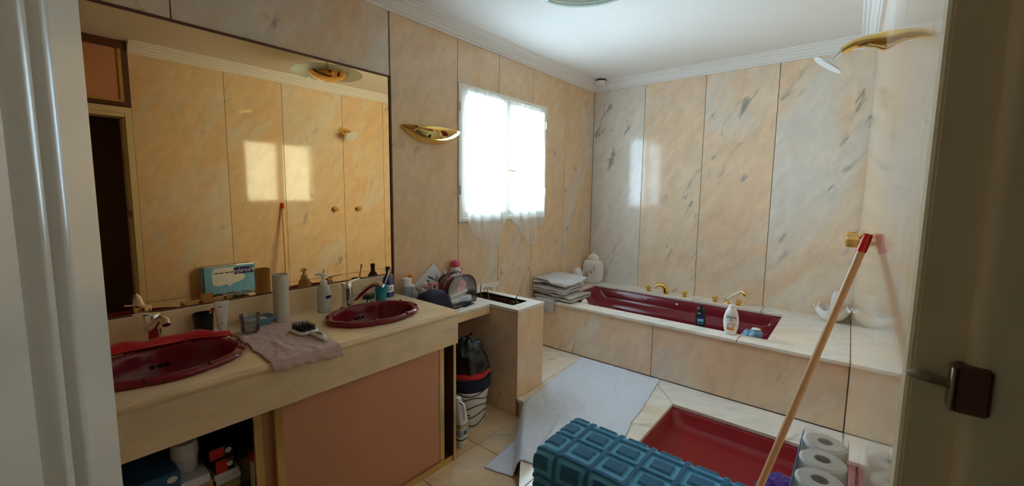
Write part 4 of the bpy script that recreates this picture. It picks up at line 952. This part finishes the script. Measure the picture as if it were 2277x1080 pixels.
# leaflet leaning on the wall
t = thing('leaflet', 'pale printed leaflet standing tilted against the wall', 'leaflet', (-2.28, 1.88, S0))
lm = frame((-2.288, 1.885, S0+.138), (.04, .78, .62), (-.12, -.62, .78))
MB().box(-.105, .105, -.095, .095, -.0006, .0006, mat=lm).build('sheet', MAT['label'], t)
for a, b_, wd, hd_ in ((-.02, .03, .012, .05), (.0, .03, .010, .04), (.03, .025, .010, .05), (-.04, .01, .03, .010), (.03, -.02, .05, .006), (-.01, -.04, .09, .004), (-.01, -.052, .09, .004)):
    MB().box(a-wd/2, a+wd/2, b_-hd_/2, b_+hd_/2, .0007, .0012, mat=lm @ Matrix.Rotation(.35, 4, 'Z')).build('print_mark', MAT['ink'], t)
t = thing('plastic_bag', 'clear crinkled plastic bag behind the navy pouch', 'plastic bag', (-2.243, 1.905, S0))
blob(MB(), (-2.243, 1.905, S0), .022, .05, .185, 3.3, n=30, m=12, amp=.35).build('film', MAT['vinyl'], t, smooth=40)
# navy pouch
R = []
prof = [(1.598, S0), (1.592, S0+.10), (1.625, S0+.140), (1.70, S0+.157), (1.748, S0+.155), (1.775, S0+.125), (1.815, S0+.045), (1.842, S0+.004), (1.80, S0)]
for k, (x, s) in enumerate(((-2.110, .80), (-2.100, .93), (-2.075, 1.0), (-2.04, 1.0), (-2.005, .97), (-1.985, .88), (-1.978, .72))):
    cy, cz = 1.70, S0+.06
    R.append([(x + .025*(y-1.70), cy+(y-cy)*(.5+.5*s), max(S0, cz+(z-cz)*s) if z > S0+.001 else S0) for y, z in prof])
o = MB().rings(R, True, True, True).build('navy_pouch', MAT['navy'], org=(-2.04, 1.70, S0), smooth=50)
tag(o, 'navy fabric pouch slumped at the worktop end of the dressing shelf', 'pouch')
# clear toiletry bag
t = thing('toiletry_bag', 'arched clear vinyl toiletry bag with burgundy gusset and dark piping', 'toiletry bag', (-2.15, 1.985, S0))
def arch(ins_=0.0):
    y0, y1, zt, r = 1.855+ins_, 2.125-ins_, S0+.205-ins_, .10-ins_*.6
    out = [(y0, S0+.004+ins_), (y0-.004, S0+.05)]
    for cx_, a0, a1 in ((y0+r, 180, 90), (y1-r, 90, 0)):
        for k in range(7):
            a = math.radians(a0+(a1-a0)*k/6); out.append((cx_+r*math.cos(a), zt-r+r*math.sin(a)))
    return out + [(y1+.004, S0+.05), (y1, S0+.004+ins_)]
ar = arch(); bx0, bx1 = -2.208, -2.085
R = [[(bx0+(bx1-bx0)*k/4 + (0 if 0 < k < 4 else 0), y, z) for y, z in ar] for k in range(5)]
o = MB().rings([list(r) for r in R], True).build('gusset', MAT['burg_vinyl'], t, smooth=50); solidify(o, .002, -1)
for x in (bx0, bx1): MB().tube([(x, y, z) for y, z in ar] + [(x, ar[0][0], ar[0][1])], .0038, 8).build('piping', MAT['black_pl'], t, smooth=60)
MB().add([(bx1, y, z) for y, z in ar], [tuple(range(len(ar)))]).build('clear_front', MAT['vinyl'], t); MB().add([(bx0, y, z) for y, z in ar], [tuple(range(len(ar)))]).build('clear_back', MAT['vinyl'], t)
MB().tube([(-2.155, 1.93, S0+.204), (-2.155, 1.945, S0+.222), (-2.155, 1.985, S0+.228), (-2.155, 2.025, S0+.222), (-2.155, 2.04, S0+.204)], .006, 8, True, .5).build('handle', MAT['black_pl'], t, smooth=60)
MB().tube([(bx1+.004-.05, y, z+.002) for y, z in ar[3:14]], .003, 6).build('zip', MAT['chrome'], t, smooth=60)
MB().box(-2.198, -2.10, 1.90, 2.10, S0+.006, S0+.05, .012, 2).build('folded_wipes', MAT['label'], t, smooth=40); MB().box(-2.101, -2.098, 1.98, 2.06, S0+.015, S0+.04).build('wipes_print', MAT['sky_print'], t)
MB().lathe([(0, .012), (.045, .012), (.048, .006), (.045, 0), (0, 0)], (0,0,0), 24, mat=frame((-2.112, 1.995, S0+.125), (0, 1, .1), (.25, 0, 1))).build('powder_compact', MAT['rose'], t, smooth=40)
MB().tube([(-2.12, 1.90, S0+.06), (-2.12, 2.06, S0+.085)], .014, 12).build('cream_tube', MAT['white_pl'], t, smooth=40)
# comb
t = thing('comb', 'navy plastic comb lying on the shelf before the clear bag', 'comb', (-2.02, 1.96, S0))
cm = frame((-2.035, 1.965, S0+.003), (-.19, .98, 0), (-.98, -.19, 0))
MB().box(-.115, .095, .012, .026, -.002, .003, .001, mat=cm).build('spine', MAT['navy'], t)
MB().box(-.13, -.03, .008, .020, -.002, .003, .001, mat=cm).build('grip', MAT['navy'], t)
q = MB()
for k in range(30): q.box(-.02+k*.0037, -.0178+k*.0037, -.018, .013, -.0015, .0018, mat=cm)
o = q.build('teeth', MAT['navy'], t); o['kind'] = 'stuff'

# ================================================================== THINGS ON THE BATH DECK
D0 = DECK + .0005
t = thing('ginger_jar', 'white lidded porcelain jar with pink blossom in the bath corner', 'jar', (-2.19, 4.07, D0))
jc = Vector((-2.19, 4.065, D0))
def jr(a, b, z, r): return [(jc.x+x, jc.y+y, jc.z+z) for x, y in rrect(-a, a, -b, b, r, 6)]
MB().rings([jr(.070, .060, 0, .04), jr(.082, .070, .006, .045), jr(.098, .080, .04, .05), jr(.104, .084, .10, .05), jr(.105, .085, .18, .05), jr(.098, .080, .225, .05), jr(.084, .070, .248, .045), jr(.066, .056, .256, .045)], True, True, True).build('body', MAT['white_cer'], t, smooth=50)
MB().lathe([(.066, .254), (.067, .262), (.062, .285), (.045, .308), (.018, .318), (.010, .324), (.014, .332), (.010, .342), (0, .345)], jc, 28, sx=1, sy=.86).build('lid', MAT['white_cer'], t, smooth=40)
MB().lathe([(.068, .2545), (.069, .258), (.068, .261)], jc, 28, sx=1, sy=.86).build('gold_line', MAT['gold_trim'], t, smooth=40)
for k in range(26):
    u = rnd.random(); a = -.06 + .12*u + rnd.uniform(-.02, .02); zz = .06 + .13*u + rnd.uniform(-.03, .03); r_ = rnd.uniform(.003, .009)
    MB().lathe([(0, .0012), (r_, .0008), (r_, 0)], (0,0,0), 7, mat=frame((jc.x+max(-.066, min(.066, a)), jc.y-.0852+ .0015, jc.z+zz), (1, 0, 0), (0, 0, 1))).build('blossom', MAT['floral'], t)
for p in (((-.055, .04), (-.03, .10), (.0, .14), (.05, .18)), ((-.03, .10), (-.045, .14)), ((.0, .14), (.04, .13))): MB().tube([(jc.x+a, jc.y-.0848, jc.z+b_) for a, b_ in p], .0014, 6).build('twig', MAT['brown_wood'], t)
t = thing('white_bowl', 'white ceramic bowl beside the towel pile', 'bowl', (-2.215, 3.80, D0))
MB().lathe([(.035, 0), (.039, .005), (.054, .050), (.066, .112), (.063, .114), (.049, .052), (.034, .014), (0, .012)], (-2.205, 3.80, D0), 30).build('bowl', MAT['white_cer'], t, smooth=40)
t = thing('white_mug', 'white mug lying tipped upside down in the white bowl', 'mug', (-2.23, 3.79, D0+.03))
m = Matrix.Translation((-2.237, 3.790, D0+.186)) @ Matrix.Rotation(math.radians(160), 4, 'Y') @ Matrix.Rotation(math.radians(8), 4, 'X') @ Matrix.Rotation(math.radians(110), 4, 'Z')
MB().lathe([(0, 0), (.040, 0), (.044, .004), (.046, .095), (.043, .095), (.040, .008), (0, .006)], (0,0,0), 28, mat=m).build('cup', MAT['white_cer'], t, smooth=40)
q = MB().tube([(.044, 0, .02), (.062, 0, .028), (.070, 0, .048), (.062, 0, .070), (.045, 0, .078)], .006, 8); v_ = q.V; q.V = [tuple(m @ Vector(v)) for v in v_]; q.build('handle', MAT['white_cer'], t, smooth=60)
o = MB().tube([(-2.285, 3.72, D0+.004), (-2.275, 3.70, D0+.095), (-2.288, 3.69, D0+.165)], [.007, .007, .006], 10)
single(o, 'white_handle_stick', MAT['white_pl'], (-2.285, 3.72, D0), 'white plastic handle standing between towel pile and bowl', 'handle', 60)
# lotus shaped ceramic bowl with bath tools
lc = Vector((-.095, 4.055, D0))
t = thing('lotus_bowl', 'white petal edged ceramic bowl in the bath corner by the shower', 'bowl', lc)
R = []; n = 72
for r_, z in ((.035, 0), (.04, .003), (.075, .022), (.102, .058), (.112, .095), (.115, .125), (.109, .122), (.100, .06), (.07, .028), (.02, .012)):
    ring = []
    for j in range(n):
        a = 2*math.pi*j/n; pt = (abs((a/(2*math.pi)*8) % 1 - .5)*2)**1.6; top = max(0, (z-.06)/.065)
        ring.append((lc.x+r_*(1+.06*top*pt)*math.cos(a), lc.y+r_*.95*(1+.06*top*pt)*math.sin(a), lc.z+z-.034*top*(1-pt)))
    R.append(ring)
MB().rings(R, True, True, True).build('petals', MAT['white_cer'], t, smooth=55)
t = thing('bath_brush', 'wooden handled bath brush standing in the petal edged bowl', 'brush', (lc.x, lc.y, D0+.03))
MB().tube([(-.105, 4.055, D0+.046), (-.06, 4.03, D0+.10), (-.022, 4.005, D0+.150), (.010, 3.985, D0+.172)], [.006, .008, .009, .013], 10, True, .5).build('handle', MAT['wood'], t, smooth=60)
MB().tube([(-.128, 4.068, D0+.042), (-.10, 4.052, D0+.047)], [.018, .016], 12, True, .5).build('brush_head', MAT['white_pl'], t, smooth=60)
t = thing('pumice_sponge', 'white oval bath sponge in the petal edged bowl', 'sponge', (lc.x-.01, lc.y+.04, D0+.05))
blob(MB(), (-.080, 4.103, D0+.036), .032, .022, .195, 4.4, n=24, m=10, amp=.1).build('sponge', MAT['white_pl'], t, smooth=60)
o = MB().grid(lambda u, v: (-.16+.075*u, 4.085+.01*math.sin(u*3), D0+.03+.125*v-.03*u*v), 10, 8).build('plastic_bag_scrap', MAT['vinyl'], org=(-.12, 4.085, D0+.03), smooth=60)
tag(o, 'sheet of clear plastic sticking up from the petal edged bowl', 'plastic sheet')
# shampoo bottles on the front rim
c = Vector((-.622, 3.172, D0))
t = thing('shower_gel', 'tall white shower gel bottle with orange picture on the bath edge', 'bottle', c)
fa = math.radians(-82)      # the flat face looks towards the doorway
def brg(w, d, z): 
    ca, sa_ = math.cos(fa+math.pi/2), math.sin(fa+math.pi/2)
    return [(c.x + w*math.cos(a)*ca - d*math.sin(a)*sa_, c.y + w*math.cos(a)*sa_ + d*math.sin(a)*ca, c.z+z) for a in [2*math.pi*j/32 for j in range(32)]]
MB().rings([brg(.030, .018, 0), brg(.034, .021, .003), brg(.044, .026, .045), brg(.0485, .028, .085), brg(.046, .027, .125), brg(.036, .023, .165), brg(.025, .018, .185), brg(.020, .016, .19)], True, True, True).build('bottle', MAT['white_pl'], t, smooth=50)
MB().rings([brg(.021, .016, .189), brg(.0215, .0165, .203), brg(.018, .014, .208), brg(.004, .004, .209)], True, True, True).build('cap', MAT['white_pl'], t, smooth=40)
fd = Vector((math.cos(fa), math.sin(fa), 0)); rt = Vector((-math.sin(fa), math.cos(fa), 0))
text_part('Dove', .030, MAT['ink'], t, frame(c + fd*.0285 + Vector((0,0,.128)), rt, (0,0,1)), 'brand_lettering', shear=.15)
MB().lathe([(0, .001), (.006, .001), (.006, 0)], (0,0,0), 12, sx=1, sy=.45, mat=frame(c + fd*.0285 + Vector((0,0,.107)), rt, (0,0,1))).build('bird_mark', MAT['ink'], t)
q = MB().prism([(-.021, .0), (.021, -.004), (.023, .012), (-.023, .018)], 0, .0012, 'z'); fm = frame(c + fd*.0265 + Vector((0,0,.038)), rt, (0,0,1)); q.V = [tuple(fm @ Vector(v)) for v in q.V]; q.build('orange_picture', MAT['orange'], t)
MB().lathe([(.016, .001), (.019, .0012), (.022, .001)], (0,0,0), 24, sx=1, sy=.8, cap=False, mat=frame(c + fd*.0280 + Vector((0,0,.066)), rt, (0,0,1))).build('swirl_picture', MAT['rose'], t)
q = MB().prism([(-.005, 0), (.004, -.002), (.001, .016)], 0, .001, 'z'); fm = frame(c + fd*.027 + rt*.022 + Vector((0,0,.072)), rt, (0,0,1)); q.V = [tuple(fm @ Vector(v)) for v in q.V]; q.build('drop_picture', MAT['orange'], t)
c = Vector((-.842, 3.250, DECK-.029))
t = thing('shampoo_bottle', 'black shampoo bottle with blue label inside the bath front ledge', 'bottle', c)
fa = math.radians(-78)
MB().rings([brg(.030, .019, 0), brg(.033, .021, .003), brg(.034, .022, .06), brg(.034, .022, .135), brg(.030, .020, .155), brg(.016, .014, .166)], True, True, True).build('bottle', MAT['black_pl'], t, smooth=40)
MB().rings([brg(.014, .012, .165), brg(.014, .012, .182), brg(.010, .009, .185)], True, True, True).build('cap', MAT['black_pl'], t, smooth=40)
fd = Vector((math.cos(fa), math.sin(fa), 0)); rt = Vector((-math.sin(fa), math.cos(fa), 0))
def flat(a, b_, z0, z1, m, off=.0225, nm='label_block'): MB().box(a, b_, z0, z1, 0, .0008, mat=frame(c + fd*off, rt, (0,0,1))).build(nm, MAT[m], t)
flat(-.021, .021, .062, .082, 'sky_print'); flat(-.021, .021, .088, .108, 'deep_blue'); flat(-.022, -.002, .120, .126, 'label'); flat(.004, .018, .116, .128, 'deep_blue'); flat(.004, .020, .038, .058, 'blue_box'); flat(-.02, -.002, .042, .046, 'blue_pl'); flat(-.02, .0, .050, .053, 'blue_pl')
# blue bath pillow and tissue inside the bath
t = thing('bath_pillow', 'blue grey bath pillow with white oval patch at the bath end', 'bath pillow', (-.625, 3.465, .178))
pm = blob(MB(), (-.625, 3.465, .178), .062, .062, .392, 8.1, amp=.10)
def lean(v):
    k_ = max(0, (v[2]-.178)/.392); cx_, cy_ = -.625+.112*k_, 3.465-.092*k_; g_ = 1+.85*k_
    return (cx_ + (v[0]+.625)*g_, cy_ + (v[1]-3.465)*g_, v[2])
pm.V = [lean(v) for v in pm.V]; ptop = max(pm.V, key=lambda v: v[2])
pm.build('cushion', MAT['blue_pl'], t, smooth=60)
MB().lathe([(0, .005), (.026, .002), (.031, -.006)], (ptop[0], ptop[1], ptop[2]-.004), 20, sx=1, sy=.7).build('patch', MAT['white_pl'], t, smooth=60)
o = blob(MB(), (-1.828, 3.256, DECK-.033), .030, .024, .055, 1.7, amp=.4, f=3).build('crumpled_tissue', MAT['paper'], org=(-1.828, 3.256, DECK-.033), smooth=30)
tag(o, 'crumpled white tissue inside the bath by the towels', 'tissue')

# ================================================================== UNDER THE SHELF
bc_ = (-1.915, 1.885, 0)
t = thing('waste_bin', 'white waste bin with black wavy lines under the dressing shelf', 'bin', bc_)
MB().lathe([(.095, 0), (.098, .004), (.140, .290), (.136, .290), (.094, .008), (0, .006)], bc_, 40).build('bucket', MAT['white_pl'], t, smooth=40)
for zz, ph in ((.035, 0), (.095, 1.0), (.150, 2.2), (.205, 3.1), (.250, .6)):
    ps = []
    for k in range(73):
        a = 2*math.pi*k/72; z = zz + .016*math.sin(a*3+ph); r_ = .098+.042*z/.290+.0012; ps.append((bc_[0]+r_*math.cos(a), bc_[1]+r_*math.sin(a), z))
    MB().tube(ps, .0032, 6, False).build('wave_line', MAT['black_pl'], t, smooth=60)
MB().tube([(-1.915+.109*math.cos(a), 1.885+.109*math.sin(a), .10) for a in (-.9, -.8, -.7)], .006, 6).build('motif', MAT['ink'], t)
o = MB().lathe([(.1415, .262), (.146, .275), (.149, .315), (.146, .335), (.135, .338), (.132, .30)], bc_, 40, cap=False).build('bin_liner_cloth', MAT['navy'], org=(bc_[0], bc_[1], .262), smooth=50)
tag(o, 'navy cloth folded round the rim of the waste bin', 'cloth')
def redb(u, v):
    a = 2*math.pi*u; k_ = .5+.5*math.sin(a-.4); r_ = .141 - .095*v; return (bc_[0]+r_*math.cos(a), bc_[1]+r_*math.sin(a), .350 + .016*math.sin(math.pi*min(1, v*1.3)) + .012*k_*(1-v) + .004*math.sin(a*5)*(1-v))
o = MB().grid(redb, 72, 12).build('red_rag', MAT['red_cloth'], org=(bc_[0], bc_[1], .33), smooth=70); solidify(o, .012, 0)
tag(o, 'red rag tucked on top of the waste bin under the black bag', 'cloth')
o = blob(MB(), (bc_[0]-.01, bc_[1]+.0, .380), .128, .124, .195, 5.2, amp=.28).build('bin_bag', MAT['black_bag'], org=(bc_[0], bc_[1], .380), smooth=80)
tag(o, 'puffed black plastic bag on top of the wavy lined waste bin', 'bin bag')
c = (-1.775, 1.665, .0005)
t = thing('cleaner_jug', 'white cleaning product jug with handle beside the cabinet end', 'jug', c)
def jj(a, b_, z, dx=0): return [(c[0]+dx+x, c[1]+y, c[2]+z) for x, y in rrect(-a, a, -b_, b_, min(a, b_)*.6, 4)]
MB().rings([jj(.048, .035, 0), jj(.052, .038, .006), jj(.052, .038, .16), jj(.044, .034, .20), jj(.030, .026, .225), jj(.02, .018, .26, -.012), jj(.017, .016, .275, -.012)], True, True, True).build('body', MAT['white_pl'], t, smooth=45)
MB().tube([(c[0]+.046, c[1], .175), (c[0]+.050, c[1], .23), (c[0]+.036, c[1], .268), (c[0]-.002, c[1], .272)], [.011, .010, .010, .010], 10).build('handle', MAT['white_pl'], t, smooth=60)
MB().rings([jj(.0195, .018, .272, -.012), jj(.0195, .018, .295, -.012), jj(.015, .014, .298, -.012)], True, True, True).build('cap', MAT['white_pl'], t, smooth=40)
for z0, z1, m in ((.125, .137, 'gold_trim'), (.075, .115, 'pale_blue'), (.048, .056, 'black_pl'), (.142, .146, 'black_pl')): MB().rings([jj(.0526, .0386, z0), jj(.0526, .0386, z1)], True).build('label_band', MAT[m], t)
MB().lathe([(0, .001), (.011, .001), (.011, 0)], (0,0,0), 14, mat=frame((c[0]+.0527, c[1], .095), (0, 1, 0), (0, 0, 1))).build('label_mark', plain('label_green', srgb(30, 84, 52), .5), t)

# ================================================================== INSIDE THE VANITY CABINET
F0 = .3005
t = thing('storage_box', 'blue lidded storage box with a pale emblem inside the cabinet', 'box', (-1.93, .22, F0))
MB().box(-2.03, -1.835, .06, .325, F0, F0+.17, .004).build('box', MAT['blue_box'], t); MB().box(-2.035, -1.83, .055, .33, F0+.165, F0+.215, .006).build('lid', MAT['blue_box'], t)
MB().lathe([(0, .0008), (.012, .0008), (.012, 0)], (0,0,0), 12, sx=1.3, mat=frame((-1.8292, .305, F0+.19), (0, 1, 0), (0, 0, 1))).build('emblem', MAT['label'], t)
c = (-1.93, .365, F0+.152)
t = thing('white_tub', 'white round plastic tub on top of cartons inside the cabinet', 'tub', c)
MB().lathe([(.032, 0), (.038, .006), (.041, .06), (.040, .062)], c, 28).build('tub', MAT['white_pl'], t, smooth=40); MB().lathe([(.043, .060), (.044, .066), (.044, .095), (.038, .115), (0, .118)], c, 28).build('lid', MAT['white_pl'], t, smooth=40)
def carton(x0, x1, y0, y1, z0, z1, m, end, label, rz=0):
    t = thing('medicine_carton', label, 'carton', ((x0+x1)/2, (y0+y1)/2, z0), 'cartons inside the cabinet')
    MB().box(x0, x1, y0, y1, z0, z1, .001).build('carton', MAT[m], t)
    if end: MB().box(x1-.0005, x1+.0006, y0+.003, y0+(y1-y0)*.62, z0+.003, z1-.003).build('end_print', MAT[end], t); MB().lathe([(0, .001), (.011, .001), (.011, 0)], (0,0,0), 12, mat=frame((x1+.0004, y1-.016, (z0+z1)/2), (0, 1, 0), (0, 0, 1))).build('seal', MAT['label'], t)
MAT['tan'] = plain('tan_card', srgb(190, 160, 120), .7)
carton(-2.00, -1.84, .335, .475, F0, F0+.045, 'tan', None, 'flat tan carton at the bottom of the cabinet stack')
carton(-1.99, -1.835, .34, .435, F0+.046, F0+.088, 'red', 'red', 'red and white carton low in the cabinet stack')
carton(-2.00, -1.84, .44, .52, F0+.0455, F0+.075, 'tan', None, 'slim tan carton beside the low red one')
carton(-2.00, -1.85, .44, .525, F0+.0755, F0+.098, 'label', None, 'slim pale carton in the middle of the cabinet stack')
carton(-2.00, -1.845, .345, .43, F0+.089, F0+.118, 'tan', None, 'tan carton under the white tub')
carton(-2.00, -1.85, .435, .52, F0+.0985, F0+.122, 'label', None, 'slim pale carton near the top of the cabinet stack')
carton(-1.99, -1.84, .330, .42, F0+.1185, F0+.151, 'label', None, 'pale carton right under the white tub')
carton(-1.99, -1.85, .44, .505, F0+.1225, F0+.178, 'black_pl', 'red', 'black and red carton with white seal on top of the stack')
carton(-1.995, -1.86, .425, .505, F0+.1785, F0+.226, 'black_pl', 'red', 'dark red carton lying across the top of the cabinet stack')
c = (-1.90, .575, F0)
t = thing('screw_jar', 'clear plastic jar standing on the cabinet shelf', 'jar', (-1.93, .535+.03, F0))
c = (-1.945, .575, F0)
MB().lathe([(.032, 0), (.036, .004), (.038, .105), (.034, .108), (.033, .006), (0, .004)], c, 24).build('jar', MAT['frost'], t, smooth=40)
c = (-1.86, .585, F0)
t = thing('pill_bottle', 'cream ribbed bottle with red cap at the cabinet opening', 'bottle', c)
MB().lathe([(.022, 0), (.024, .003), (.024, .035), (.0225, .038), (.024, .041), (.024, .078), (.0225, .081), (.024, .084), (.024, .115), (.02, .118)], c, 24).build('body', MAT['cream_pl'], t, smooth=30); MB().lathe([(.024, .117), (.025, .120), (.024, .150), (0, .152)], c, 24).build('cap', MAT['red'], t, smooth=40)
o = blob(MB(), (-2.13, .635, F0), .07, .06, .27, 9.0, amp=.2).build('blue_wash_bag', MAT['blue_box'], org=(-2.13, .635, F0), smooth=70)
tag(o, 'dark blue bag slumped at the back of the cabinet', 'bag')
